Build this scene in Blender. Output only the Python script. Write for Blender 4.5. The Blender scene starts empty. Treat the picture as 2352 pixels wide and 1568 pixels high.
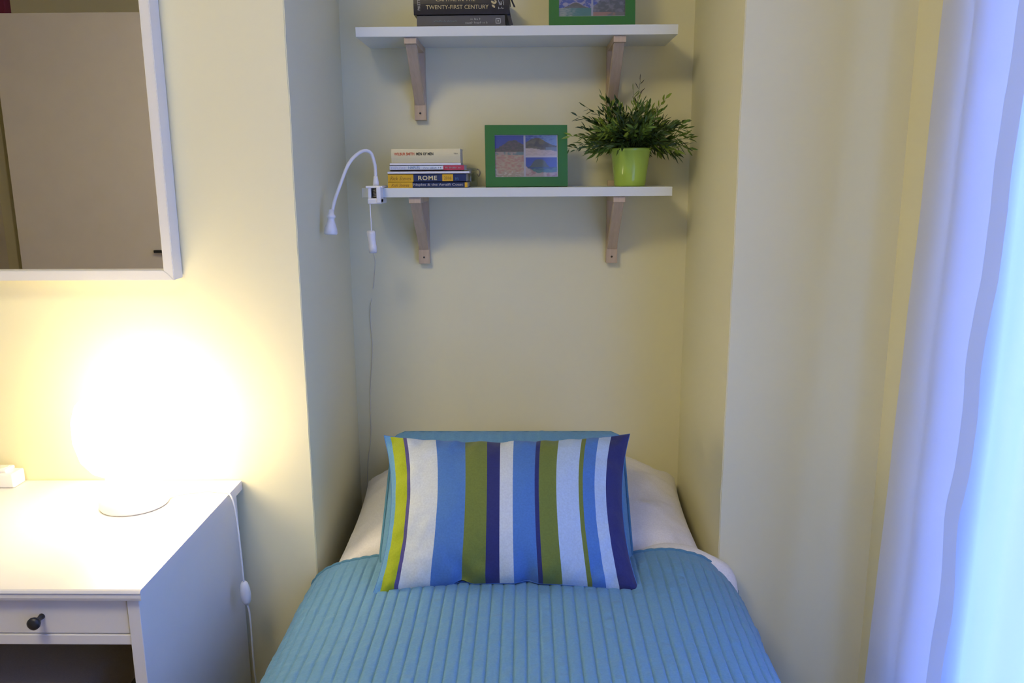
import bpy, bmesh, math, random
from mathutils import Vector, Matrix, noise
random.seed(7)
scene = bpy.context.scene
col = scene.collection
PI = math.pi

# ------------------------------------------------------------------ camera
F_PX, YAW, PITCH, ROLL, CAM_Z = 1863.96, -0.0178, 0.206, -0.006, 1.46
cam_data = bpy.data.cameras.new('camera')
cam_data.sensor_fit = 'HORIZONTAL'
cam_data.sensor_width = 36.0
cam_data.lens = F_PX / 2352 * 36.0
cam_data.clip_start = 0.02
camera = bpy.data.objects.new('camera', cam_data)
col.objects.link(camera)
_r = Vector((math.cos(YAW), -math.sin(YAW), 0)); _f = Vector((math.sin(YAW), math.cos(YAW), 0)); _u = Vector((0, 0, 1))
_f2 = _f * math.cos(PITCH) - _u * math.sin(PITCH)
_u2 = _u * math.cos(PITCH) + _f * math.sin(PITCH)
_r3 = _r * math.cos(ROLL) + _u2 * math.sin(ROLL)
_u3 = _u2 * math.cos(ROLL) - _r * math.sin(ROLL)
m = Matrix((_r3, _u3, -_f2)).transposed().to_4x4()
m.translation = (0, 0, CAM_Z)
camera.matrix_world = m
scene.camera = camera

# ------------------------------------------------------------------ sky, light, exposure
WORLD_STRENGTH = 5.0
WORLD_COLOR = (0.205, 0.335, 1.0)
LAMP_STRENGTH = 11.8
LAMP_COLOR = (1.0, 0.80, 0.54)
CEILING_LAMP_STRENGTH = 13.6
CEILING_LAMP_COLOR = (1.0, 0.86, 0.50)
scene.view_settings.view_transform = 'Standard'
scene.view_settings.look = 'None'
scene.view_settings.exposure = 0.40
scene.view_settings.gamma = 1.0
scene.view_settings.use_curve_mapping = False
world = bpy.data.worlds.new('overcast_sky')
scene.world = world
world.use_nodes = True
world.node_tree.nodes['Background'].inputs[0].default_value = (*WORLD_COLOR, 1)
world.node_tree.nodes['Background'].inputs[1].default_value = WORLD_STRENGTH
WIN_Y0, WIN_Y1, WIN_Z0, WIN_Z1 = -0.9, 1.40, 0.06, 2.38
portal_data = bpy.data.lights.new('window_portal', 'AREA')
portal_data.shape = 'RECTANGLE'
portal_data.size = WIN_Z1 - WIN_Z0
portal_data.size_y = WIN_Y1 - WIN_Y0
portal_data.cycles.is_portal = True
portal = bpy.data.objects.new('window_portal', portal_data)
col.objects.link(portal)
portal.location = (0.97, (WIN_Y0 + WIN_Y1) / 2, (WIN_Z0 + WIN_Z1) / 2)
portal.rotation_euler = (0, PI / 2, 0)
scene.cycles.use_light_tree = False
scene.cycles.use_adaptive_sampling = True
scene.cycles.adaptive_threshold = 0.03
scene.cycles.max_bounces = 6
scene.cycles.diffuse_bounces = 4
scene.cycles.glossy_bounces = 3
scene.cycles.transparent_max_bounces = 8

# ------------------------------------------------------------------ materials
def new_mat(name):
    mt = bpy.data.materials.new(name)
    mt.use_nodes = True
    nt = mt.node_tree
    return mt, nt, nt.nodes['Principled BSDF']

def mat(name, rgb, rough=0.6, var=0.0, vscale=8.0, bump=0.0, bscale=200.0, metallic=0.0, coat=0.0, spec=0.5, stretch=(1, 1, 1), rand=0.0, sheen=0.0):
    mt, nt, b = new_mat(name)
    N, L = nt.nodes, nt.links
    b.inputs['Base Color'].default_value = (*rgb, 1)
    b.inputs['Roughness'].default_value = rough
    b.inputs['Metallic'].default_value = metallic
    b.inputs['Specular IOR Level'].default_value = spec
    b.inputs['Coat Weight'].default_value = coat
    b.inputs['Sheen Weight'].default_value = sheen
    tc = N.new('ShaderNodeTexCoord')
    mp = N.new('ShaderNodeMapping')
    mp.inputs['Scale'].default_value = stretch
    L.new(tc.outputs['Object'], mp.inputs['Vector'])
    if var or rand:
        nz = N.new('ShaderNodeTexNoise')
        nz.inputs['Scale'].default_value = vscale
        nz.inputs['Detail'].default_value = 2
        L.new(mp.outputs[0], nz.inputs['Vector'])
        mr = N.new('ShaderNodeMapRange')
        mr.inputs['From Min'].default_value = 0.25
        mr.inputs['From Max'].default_value = 0.75
        mr.inputs['To Min'].default_value = 1 - var
        mr.inputs['To Max'].default_value = 1 + var
        L.new(nz.outputs['Fac'], mr.inputs['Value'])
        hs = N.new('ShaderNodeHueSaturation')
        hs.inputs['Color'].default_value = (*rgb, 1)
        if rand:
            oi = N.new('ShaderNodeObjectInfo')
            m2 = N.new('ShaderNodeMapRange')
            m2.inputs['To Min'].default_value = 1 - rand
            m2.inputs['To Max'].default_value = 1 + rand
            L.new(oi.outputs['Random'], m2.inputs['Value'])
            mu = N.new('ShaderNodeMath'); mu.operation = 'MULTIPLY'
            L.new(mr.outputs[0], mu.inputs[0]); L.new(m2.outputs[0], mu.inputs[1])
            L.new(mu.outputs[0], hs.inputs['Value'])
        else:
            L.new(mr.outputs[0], hs.inputs['Value'])
        L.new(hs.outputs[0], b.inputs['Base Color'])
    if bump:
        n2 = N.new('ShaderNodeTexNoise')
        n2.inputs['Scale'].default_value = bscale
        n2.inputs['Detail'].default_value = 4
        L.new(mp.outputs[0], n2.inputs['Vector'])
        bp = N.new('ShaderNodeBump')
        bp.inputs['Strength'].default_value = bump
        bp.inputs['Distance'].default_value = 0.002
        L.new(n2.outputs['Fac'], bp.inputs['Height'])
        L.new(bp.outputs[0], b.inputs['Normal'])
    return mt

def mat_wall(name, rgb):
    mt, nt, b = new_mat(name)
    N, L = nt.nodes, nt.links
    tc = N.new('ShaderNodeTexCoord')
    n1 = N.new('ShaderNodeTexNoise'); n1.inputs['Scale'].default_value = 2.2; n1.inputs['Detail'].default_value = 2
    L.new(tc.outputs['Object'], n1.inputs['Vector'])
    cr = N.new('ShaderNodeValToRGB')
    cr.color_ramp.elements[0].position = 0.3; cr.color_ramp.elements[1].position = 0.7
    cr.color_ramp.elements[0].color = (rgb[0] * 0.975, rgb[1] * 0.97, rgb[2] * 0.955, 1)
    cr.color_ramp.elements[1].color = (*rgb, 1)
    L.new(n1.outputs['Fac'], cr.inputs['Fac'])
    L.new(cr.outputs['Color'], b.inputs['Base Color'])
    b.inputs['Roughness'].default_value = 0.75
    b.inputs['Specular IOR Level'].default_value = 0.25
    return mt

def mat_wood(name, c1, c2, scale=30, stretch=(1, 1, 0.07)):
    mt, nt, b = new_mat(name)
    N, L = nt.nodes, nt.links
    tc = N.new('ShaderNodeTexCoord'); mp = N.new('ShaderNodeMapping'); mp.inputs['Scale'].default_value = stretch
    L.new(tc.outputs['Object'], mp.inputs['Vector'])
    nz = N.new('ShaderNodeTexNoise'); nz.inputs['Scale'].default_value = scale * 4; nz.inputs['Detail'].default_value = 6; nz.inputs['Distortion'].default_value = 0.6
    L.new(mp.outputs[0], nz.inputs['Vector'])
    cr = N.new('ShaderNodeValToRGB')
    cr.color_ramp.elements[0].position = 0.3; cr.color_ramp.elements[1].position = 0.7
    cr.color_ramp.elements[0].color = (*c1, 1); cr.color_ramp.elements[1].color = (*c2, 1)
    L.new(nz.outputs['Fac'], cr.inputs['Fac'])
    L.new(cr.outputs['Color'], b.inputs['Base Color'])
    b.inputs['Roughness'].default_value = 0.55
    return mt

def mat_fabric(name, rgb, weave=900.0, bump=0.25, wrinkle=0.0, wscale=30.0, var=0.05, wstretch=(1, 1, 1)):
    mt, nt, b = new_mat(name)
    N, L = nt.nodes, nt.links
    b.inputs['Roughness'].default_value = 0.9
    b.inputs['Specular IOR Level'].default_value = 0.15
    b.inputs['Sheen Weight'].default_value = 0.15
    tc = N.new('ShaderNodeTexCoord')
    nz = N.new('ShaderNodeTexNoise'); nz.inputs['Scale'].default_value = 260; nz.inputs['Detail'].default_value = 1
    L.new(tc.outputs['Object'], nz.inputs['Vector'])
    mr = N.new('ShaderNodeMapRange'); mr.inputs['From Min'].default_value = 0.25; mr.inputs['From Max'].default_value = 0.75
    mr.inputs['To Min'].default_value = 1 - var; mr.inputs['To Max'].default_value = 1 + var
    L.new(nz.outputs['Fac'], mr.inputs['Value'])
    hs = N.new('ShaderNodeHueSaturation'); hs.inputs['Color'].default_value = (*rgb, 1)
    L.new(mr.outputs[0], hs.inputs['Value']); L.new(hs.outputs[0], b.inputs['Base Color'])
    w = N.new('ShaderNodeTexNoise'); w.inputs['Scale'].default_value = weave; w.inputs['Detail'].default_value = 1
    L.new(tc.outputs['Object'], w.inputs['Vector'])
    bp = N.new('ShaderNodeBump'); bp.inputs['Strength'].default_value = bump; bp.inputs['Distance'].default_value = 0.0008
    L.new(w.outputs['Fac'], bp.inputs['Height'])
    last = bp
    if wrinkle:
        mp = N.new('ShaderNodeMapping'); mp.inputs['Scale'].default_value = wstretch
        L.new(tc.outputs['Object'], mp.inputs['Vector'])
        w2 = N.new('ShaderNodeTexNoise'); w2.inputs['Scale'].default_value = wscale; w2.inputs['Detail'].default_value = 3; w2.inputs['Distortion'].default_value = 0.8
        L.new(mp.outputs[0], w2.inputs['Vector'])
        b2 = N.new('ShaderNodeBump'); b2.inputs['Strength'].default_value = wrinkle; b2.inputs['Distance'].default_value = 0.006
        L.new(w2.outputs['Fac'], b2.inputs['Height']); L.new(bp.outputs[0], b2.inputs['Normal'])
        last = b2
    L.new(last.outputs[0], b.inputs['Normal'])
    return mt

def mat_emit(name, rgb, strength):
    mt, nt, b = new_mat(name)
    b.inputs['Base Color'].default_value = (0.9, 0.88, 0.82, 1)
    b.inputs['Emission Color'].default_value = (*rgb, 1)
    b.inputs['Emission Strength'].default_value = strength
    return mt

def mat_cloth_through(name, rgb, translucent=0.5, clear=0.0):
    mt = bpy.data.materials.new(name); mt.use_nodes = True
    nt = mt.node_tree; N, L = nt.nodes, nt.links
    N.remove(N['Principled BSDF'])
    out = N['Material Output']
    d = N.new('ShaderNodeBsdfDiffuse'); d.inputs[0].default_value = (*rgb, 1)
    t = N.new('ShaderNodeBsdfTranslucent'); t.inputs[0].default_value = (*rgb, 1)
    mx = N.new('ShaderNodeMixShader'); mx.inputs[0].default_value = translucent
    L.new(d.outputs[0], mx.inputs[1]); L.new(t.outputs[0], mx.inputs[2])
    last = mx
    if clear:
        tr = N.new('ShaderNodeBsdfTransparent'); tr.inputs[0].default_value = (0.96, 0.98, 1, 1)
        m2 = N.new('ShaderNodeMixShader'); m2.inputs[0].default_value = clear
        L.new(mx.outputs[0], m2.inputs[1]); L.new(tr.outputs[0], m2.inputs[2])
        last = m2
    L.new(last.outputs[0], out.inputs['Surface'])
    return mt

def mat_pane(name, tint=(0.95, 0.97, 0.97), gloss=0.08):
    mt = bpy.data.materials.new(name); mt.use_nodes = True
    nt = mt.node_tree; N, L = nt.nodes, nt.links
    N.remove(N['Principled BSDF'])
    tr = N.new('ShaderNodeBsdfTransparent'); tr.inputs[0].default_value = (*tint, 1)
    gl = N.new('ShaderNodeBsdfGlossy'); gl.inputs['Roughness'].default_value = 0.03
    mx = N.new('ShaderNodeMixShader'); mx.inputs[0].default_value = gloss
    L.new(tr.outputs[0], mx.inputs[1]); L.new(gl.outputs[0], mx.inputs[2])
    L.new(mx.outputs[0], N['Material Output'].inputs['Surface'])
    return mt

def mat_attr(name):
    mt, nt, b = new_mat(name)
    a = nt.nodes.new('ShaderNodeAttribute'); a.attribute_name = 'print'
    nt.links.new(a.outputs['Color'], b.inputs['Base Color'])
    b.inputs['Roughness'].default_value = 0.35
    return mt

M = {}
M['wall'] = mat_wall('cream_wall_paint', (0.87, 0.83, 0.545))
M['ceiling'] = mat_wall('ceiling_paint', (0.87, 0.85, 0.78))
M['floor'] = mat_wood('oak_floor', (0.30, 0.18, 0.09), (0.42, 0.27, 0.14), 6, (1, 0.1, 1))
M['white'] = mat('white_lacquer', (0.83, 0.82, 0.79), 0.35, var=0.01)
M['desk_white'] = mat('white_painted_wood', (0.76, 0.75, 0.74), 0.38, var=0.012, vscale=15)
M['shelf'] = mat('white_shelf_foil', (0.79, 0.82, 0.75), 0.4, var=0.01)
M['frame_white'] = mat('white_mirror_frame', (0.84, 0.83, 0.76), 0.4, var=0.01)
M['birch'] = mat_wood('pale_birch', (0.54, 0.41, 0.26), (0.64, 0.50, 0.34), 22, (1, 0.3, 0.12))
M['hole'] = mat('dark_screw', (0.05, 0.045, 0.04), 0.5)
M['green'] = mat('green_frame_lacquer', (0.030, 0.175, 0.018), 0.45, var=0.03)
M['lime'] = mat('lime_glaze', (0.42, 0.60, 0.075), 0.22, var=0.01, coat=0.3)
M['soil'] = mat('dark_soil', (0.015, 0.012, 0.01), 0.95, var=0.4, vscale=120, bump=0.8, bscale=150)
M['leaf'] = mat('leaf_green', (0.095, 0.175, 0.022), 0.45, var=0.25, vscale=40, rand=0.35)
M['leaf_light'] = mat('leaf_fresh_green', (0.23, 0.33, 0.038), 0.45, var=0.2, vscale=40, rand=0.25)
M['leaf_dark'] = mat('leaf_deep_green', (0.036, 0.078, 0.018), 0.45, var=0.25, vscale=40, rand=0.3)
M['leaf_brown'] = mat('leaf_tip_brown', (0.09, 0.075, 0.03), 0.6, var=0.25, vscale=40, rand=0.3)
M['stem'] = mat('stem_green', (0.10, 0.15, 0.03), 0.6)
M['plastic'] = mat('white_plastic', (0.86, 0.86, 0.86), 0.3)
M['plastic_cream'] = mat('offwhite_plastic', (0.80, 0.80, 0.74), 0.35)
M['cord'] = mat('painted_over_cord', (0.72, 0.68, 0.56), 0.5)
M['steel'] = mat('spring_steel', (0.45, 0.42, 0.38), 0.35, metallic=1.0)
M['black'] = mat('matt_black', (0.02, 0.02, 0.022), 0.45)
M['knob'] = mat('dark_metal_knob', (0.035, 0.037, 0.045), 0.4, metallic=0.4)
M['mirror'] = mat('mirror_silver', (0.86, 0.84, 0.80), 0.0, metallic=1.0)
M['quilt'] = mat_fabric('teal_quilt_cotton', (0.145, 0.325, 0.49), wrinkle=0.28, wscale=26, wstretch=(1, 3.2, 1))
M['quilt_hem'] = mat_fabric('teal_quilt_binding', (0.10, 0.25, 0.36))
M['linen'] = mat_fabric('white_bed_linen', (0.83, 0.80, 0.76), wrinkle=0.35, wscale=14)
M['grey_fabric'] = mat_fabric('grey_upholstery', (0.36, 0.32, 0.27), weave=500, bump=0.6)
M['curtain'] = mat_cloth_through('white_curtain_cloth', (0.80, 0.81, 0.84), 0.50)
M['sheer'] = mat_cloth_through('sheer_curtain_voile', (0.77, 0.825, 0.92), 0.52, 0.03)
M['curtain_hem'] = mat_cloth_through('doubled_hem_cloth', (0.62, 0.68, 0.74), 0.3)
M['pane'] = mat_pane('window_pane')
M['photo_glass'] = mat_pane('photo_glass', (1, 1, 1), 0.04)
M['jar_glass'] = mat_pane('jar_glass_wall', (0.86, 0.90, 0.88), 0.16)
M['print'] = mat_attr('photo_print')
M['lamp_base'] = mat('lamp_white_plastic', (0.88, 0.87, 0.84), 0.35)
M['lamp_shade'] = mat_emit('lit_lamp_shade', LAMP_COLOR, LAMP_STRENGTH)
M['burgundy'] = mat('burgundy_card', (0.16, 0.012, 0.04), 0.6)
M['paper'] = mat('book_paper', (0.74, 0.69, 0.58), 0.9, var=0.12, vscale=600, stretch=(0.02, 0.02, 1))
M['wardrobe'] = mat('white_wardrobe_foil', (0.82, 0.76, 0.60), 0.45, var=0.02)
M['navy_ink'] = mat('navy_ink', (0.012, 0.03, 0.11), 0.45)
M['yellow_ink'] = mat('yellow_ink', (0.72, 0.42, 0.02), 0.45, var=0.04)
M['orange_ink'] = mat('orange_red_ink', (0.62, 0.13, 0.05), 0.5)
M['dark_ink'] = mat('dark_ink', (0.03, 0.035, 0.02), 0.5)
M['cream_ink'] = mat('cream_ink', (0.75, 0.66, 0.36), 0.5)
M['gold_ink'] = mat('gold_ink', (0.60, 0.50, 0.24), 0.4)
M['pale_ink'] = mat('pale_grey_ink', (0.50, 0.50, 0.46), 0.5)
M['dull_ink'] = mat('dull_teal_ink', (0.20, 0.25, 0.25), 0.5)
M['blue_ink'] = mat('blue_ink', (0.10, 0.22, 0.42), 0.5)
M['lilac_ink'] = mat('lilac_ink', (0.42, 0.42, 0.62), 0.5)
M['brown_ink'] = mat('brown_ink', (0.22, 0.11, 0.015), 0.5)
M['cover_cream'] = mat('cream_cover', (0.72, 0.65, 0.38), 0.5, var=0.03)
M['cover_white'] = mat('white_cover', (0.80, 0.80, 0.80), 0.4, var=0.02)
M['cover_pale'] = mat('pale_blue_white_cover', (0.66, 0.71, 0.76), 0.4, var=0.03)
M['cover_red'] = mat('red_cover', (0.52, 0.05, 0.09), 0.4)
M['cover_black'] = mat('black_cover', (0.016, 0.014, 0.016), 0.4)
M['cover_grey'] = mat('charcoal_cover', (0.085, 0.085, 0.085), 0.45, var=0.06)
M['cover_dark'] = mat('dark_red_black_cover', (0.07, 0.03, 0.025), 0.45)

# ------------------------------------------------------------------ helpers
def tag(o, label=None, cat=None, group=None, kind=None):
    if label: o['label'] = label
    if cat: o['category'] = cat
    if group: o['group'] = group
    if kind: o['kind'] = kind
    return o

def thing(name, loc, label, cat, group=None):
    o = bpy.data.objects.new(name, None)
    o.empty_display_size = 0.05
    col.objects.link(o)
    o.location = loc
    return tag(o, label, cat, group)

def origin_of(parent):
    v = Vector((0, 0, 0))
    while parent is not None:
        v += parent.location
        parent = parent.parent
    return v

def obj(name, verts, faces, mats, parent=None, smooth=False, mat_idx=None, origin=None):
    """verts in world coordinates; a child's mesh is stored relative to its parent"""
    base = origin_of(parent)
    own = Vector(origin) - base if origin is not None else Vector((0, 0, 0))
    me = bpy.data.meshes.new(name)
    off = base + own
    me.from_pydata([tuple(Vector(v) - off) for v in verts], [], faces)
    if not isinstance(mats, (list, tuple)): mats = [mats]
    for mm in mats: me.materials.append(mm)
    if mat_idx: me.polygons.foreach_set('material_index', mat_idx)
    if smooth: me.polygons.foreach_set('use_smooth', [True] * len(me.polygons))
    me.update()
    o = bpy.data.objects.new(name, me)
    col.objects.link(o)
    o.location = own
    if parent is not None: o.parent = parent
    return o

def bm_obj(name, bm, mats, parent=None, smooth=False, origin=None):
    bmesh.ops.recalc_face_normals(bm, faces=bm.faces)
    bm.verts.index_update()
    v = [vv.co.copy() for vv in bm.verts]
    f = [[l.index for l in ff.verts] for ff in bm.faces]
    mi = [ff.material_index for ff in bm.faces]
    bm.free()
    return obj(name, v, f, mats, parent, smooth, mi, origin)

def add_box(bm, lo, hi, bevel=0.0, seg=2, mi=0):
    r = bmesh.ops.create_cube(bm, size=1)
    for v in r['verts']:
        v.co = Vector([lo[i] + (v.co[i] + 0.5) * (hi[i] - lo[i]) for i in range(3)])
    fs = set(f for v in r['verts'] for f in v.link_faces)
    for f in fs: f.material_index = mi
    if bevel:
        es = list(set(e for v in r['verts'] for e in v.link_edges))
        bmesh.ops.bevel(bm, geom=es, offset=bevel, segments=seg, affect='EDGES', profile=0.6)
    return r

def box(name, lo, hi, mt, parent=None, bevel=0.0, seg=2, origin=None, rot=None):
    bm = bmesh.new()
    add_box(bm, lo, hi, bevel, seg)
    if rot is not None:
        c, mtx = rot
        for v in bm.verts: v.co = mtx @ (v.co - Vector(c)) + Vector(c)
    return bm_obj(name, bm, mt, parent, origin=origin)

def lathe(name, prof, center, mt, parent=None, seg=40, smooth=True, axis=None):
    """prof: list of (radius, height) from bottom to top"""
    vs, fs = [], []
    c = Vector(center)
    q = Vector((0, 0, 1)).rotation_difference(Vector(axis)).to_matrix() if axis is not None else None
    for (r, h) in prof:
        for k in range(seg):
            a = 2 * PI * k / seg
            p = Vector((r * math.cos(a), r * math.sin(a), h))
            if q is not None: p = q @ p
            vs.append(c + p)
    for i in range(len(prof) - 1):
        for k in range(seg):
            a, b = i * seg + k, i * seg + (k + 1) % seg
            fs.append([a, b, b + seg, a + seg])
    if prof[0][0] > 1e-6: fs.append(list(range(seg))[::-1])
    if prof[-1][0] > 1e-6: fs.append([(len(prof) - 1) * seg + k for k in range(seg)])
    o = obj(name, vs, fs, mt, parent, smooth)
    return o

def catmull(pts, n=8):
    P = [Vector(p) for p in pts]
    P = [P[0] * 2 - P[1]] + P + [P[-1] * 2 - P[-2]]
    out = []
    for i in range(1, len(P) - 2):
        for k in range(n):
            t = k / n
            p0, p1, p2, p3 = P[i - 1], P[i], P[i + 1], P[i + 2]
            out.append(0.5 * ((2 * p1) + (p2 - p0) * t + (2 * p0 - 5 * p1 + 4 * p2 - p3) * t * t + (3 * p1 - p0 - 3 * p2 + p3) * t ** 3))
    out.append(P[-2])
    return out

def tube_data(path, rad, seg=8):
    vs, fs = [], []
    n = len(path)
    up = None
    for i, p in enumerate(path):
        t = (path[min(i + 1, n - 1)] - path[max(i - 1, 0)]).normalized()
        if up is None:
            up = t.orthogonal().normalized()
        else:
            up = (up - t * up.dot(t))
            up = up.normalized() if up.length > 1e-6 else t.orthogonal().normalized()
        s = t.cross(up)
        r = rad(i / (n - 1)) if callable(rad) else rad
        for k in range(seg):
            a = 2 * PI * k / seg
            vs.append(p + up * (r * math.cos(a)) + s * (r * math.sin(a)))
    for i in range(n - 1):
        for k in range(seg):
            a, b = i * seg + k, i * seg + (k + 1) % seg
            fs.append([a, b, b + seg, a + seg])
    fs.append(list(range(seg))[::-1]); fs.append([(n - 1) * seg + k for k in range(seg)])
    return vs, fs

def tube(name, pts, rad, mt, parent=None, seg=8, n=8):
    v, f = tube_data(catmull(pts, n), rad, seg)
    return obj(name, v, f, mt, parent, True)

_tx = {}
def text_mesh(body, shear=0.0, bold=0.0, spacing=1.0):
    key = (body, shear, bold, spacing)
    if key in _tx: return _tx[key]
    cu = bpy.data.curves.new('lettering', 'FONT')
    cu.body = body; cu.size = 1.0; cu.shear = shear; cu.offset = bold; cu.resolution_u = 3; cu.space_character = spacing
    o = bpy.data.objects.new('lettering', cu)
    col.objects.link(o)
    dg = bpy.context.evaluated_depsgraph_get()
    me = bpy.data.meshes.new_from_object(o.evaluated_get(dg))
    vs = [v.co.copy() for v in me.vertices]; fs = [list(p.vertices) for p in me.polygons]
    bpy.data.objects.remove(o); bpy.data.curves.remove(cu); bpy.data.meshes.remove(me)
    x0 = min(v.x for v in vs); x1 = max(v.x for v in vs); y0 = min(v.y for v in vs); y1 = max(v.y for v in vs)
    vs = [((v.x - x0) / (x1 - x0), (v.y - y0) / (y1 - y0)) for v in vs]
    _tx[key] = (vs, fs)
    return _tx[key]

def lettering(name, body, x0, x1, z0, z1, y, mt, parent, shear=0.0, bold=0.0, spacing=1.0, rot=0, thick=0.0002):
    """raised flat print on a surface that faces -Y"""
    vs, fs = text_mesh(body, shear, bold, spacing)
    out = []
    for (u, v) in vs:
        if rot == 90: u, v = 1 - v, u          # reads upwards
        if rot == -90: u, v = v, 1 - u         # reads downwards
        if rot == 180: u, v = 1 - u, 1 - v
        out.append((x0 + u * (x1 - x0), y - thick, z0 + v * (z1 - z0)))
    return obj(name, out, fs, mt, parent)

def strokes(name, x0, x1, z0, z1, y, mt, parent, n=12, seed=1):
    """a row of little printed letter marks too small to read"""
    rnd = random.Random(seed)
    bm = bmesh.new()
    x = x0; step = (x1 - x0) / n
    for k in range(n):
        if rnd.random() < 0.88:
            h = (z1 - z0) * rnd.choice((0.65, 0.65, 1.0))
            add_box(bm, (x, y - 0.0002, z0), (x + step * 0.35, y, z0 + h))
            add_box(bm, (x, y - 0.0002, z0 + h * rnd.choice((0.0, 0.4))), (x + step * 0.72, y, z0 + h * rnd.uniform(0.5, 0.62)))
        x += step
    return bm_obj(name, bm, mt, parent)

def fbm(x, y, s, seed=0.0):
    return noise.fractal(Vector((x * s, y * s, seed)), 1.0, 2.0, 4)

def sm(a, b, x):
    t = max(0.0, min(1.0, (x - a) / (b - a)))
    return t * t * (3 - 2 * t)

# ------------------------------------------------------------------ the room
YB, YW, XL, XR, XW = 2.289, 1.768, -0.497, 0.449, 0.80
X_FAR, Y_REAR, CEIL = -4.5, -2.0, 2.75

def structure(name, bm, mt):
    o = bm_obj(name, bm, mt)
    return tag(o, kind='structure')

def sbox(name, lo, hi, mt, bevel=0.0):
    bm = bmesh.new(); add_box(bm, lo, hi, bevel, 3)
    return structure(name, bm, mt)

sbox('floor', (X_FAR - .2, Y_REAR - .2, -0.1), (1.0, 2.5, 0.0), M['floor'])
sbox('ceiling', (X_FAR - .2, Y_REAR - .2, CEIL), (1.0, 2.5, CEIL + 0.1), M['ceiling'])
sbox('wall_back', (XL - 0.02, YB, 0), (XR + 0.02, YB + 0.18, CEIL), M['wall'])

def pier(name, x0, x1, edge_x):
    """wall block beside the alcove: its free corner is a slightly worn, rounded plaster edge"""
    bm = bmesh.new()
    add_box(bm, (x0, YW, 0), (x1, YB + 0.18, CEIL))
    es = [e for e in bm.edges if all(abs(v.co.x - edge_x) < 1e-5 and abs(v.co.y - YW) < 1e-5 for v in e.verts)]
    bmesh.ops.subdivide_edges(bm, edges=[e for e in bm.edges if abs(e.verts[0].co.z - e.verts[1].co.z) > 1], cuts=140, use_grid_fill=True)
    es = [e for e in bm.edges if all(abs(v.co.x - edge_x) < 1e-5 and abs(v.co.y - YW) < 1e-5 for v in e.verts)]
    bmesh.ops.bevel(bm, geom=es, offset=0.002, segments=2, affect='EDGES')
    for v in bm.verts:
        if abs(v.co.x - edge_x) < 0.01 and abs(v.co.y - YW) < 0.01:
            n = fbm(v.co.z, 0, 9, edge_x) * 0.0012
            v.co.x += n; v.co.y += abs(n) * 0.5
    return structure(name, bm, M['wall'])
pier('wall_front_left', X_FAR - 0.02, XL, XL)
pier('wall_front_right', XR, XW + 0.14, XR)
sbox('wall_left', (X_FAR - 0.2, Y_REAR - .1, 0), (X_FAR, 2.47, CEIL), M['wall'])
sbox('wall_rear', (X_FAR - 0.2, Y_REAR - 0.2, 0), (1.0, Y_REAR, CEIL), M['wall'])
bm = bmesh.new()
XO = XW + 0.14
add_box(bm, (XW, WIN_Y1, 0), (XO, YW, CEIL))
add_box(bm, (XW, Y_REAR, 0), (XO, WIN_Y0, CEIL))
add_box(bm, (XW, WIN_Y0, WIN_Z1), (XO, WIN_Y1, CEIL))
add_box(bm, (XW, WIN_Y0, 0), (XO, WIN_Y1, WIN_Z0))
structure('wall_right', bm, M['wall'])

# baseboards
def base(name, lo, hi):
    sbox(name, lo, hi, M['white'], 0.003)
base('baseboard_front_left', (X_FAR, YW - 0.012, 0), (XL - 0.002, YW, 0.08))
base('baseboard_front_right', (XR + 0.002, YW - 0.012, 0), (XW, YW, 0.08))
base('baseboard_left', (X_FAR, Y_REAR, 0), (X_FAR + 0.012, YW - 0.013, 0.08))
base('baseboard_right', (XW - 0.012, WIN_Y1 + 0.01, 0), (XW, YW - 0.013, 0.08))

# window with two glazed leaves
win = bpy.data.objects.new('window_1', None); col.objects.link(win); win.location = (0.86, (WIN_Y0 + WIN_Y1) / 2, WIN_Z0)
tag(win, kind='structure')
bm = bmesh.new()
fx0, fx1, fw = 0.845, 0.905, 0.055
add_box(bm, (fx0, WIN_Y0, WIN_Z0), (fx1, WIN_Y0 + fw, WIN_Z1), 0.004)
add_box(bm, (fx0, WIN_Y1 - fw, WIN_Z0), (fx1, WIN_Y1, WIN_Z1), 0.004)
add_box(bm, (fx0, WIN_Y0 + fw, WIN_Z1 - fw), (fx1, WIN_Y1 - fw, WIN_Z1), 0.004)
add_box(bm, (fx0, WIN_Y0 + fw, WIN_Z0), (fx1, WIN_Y1 - fw, WIN_Z0 + fw), 0.004)
mid = (WIN_Y0 + WIN_Y1) / 2
add_box(bm, (fx0, mid - 0.045, WIN_Z0 + fw), (fx1, mid + 0.045, WIN_Z1 - fw), 0.004)
bm_obj('window_frame', bm, M['white'], win)
for a, b in ((WIN_Y0 + fw, mid - 0.045), (mid + 0.045, WIN_Y1 - fw)):
    box('pane', (0.872, a, WIN_Z0 + fw), (0.878, b, WIN_Z1 - fw), M['pane'], win)
box('window_handle', (0.815, mid - 0.012, 1.05), (0.845, mid + 0.012, 1.17), M['steel'], win, 0.004)

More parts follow.
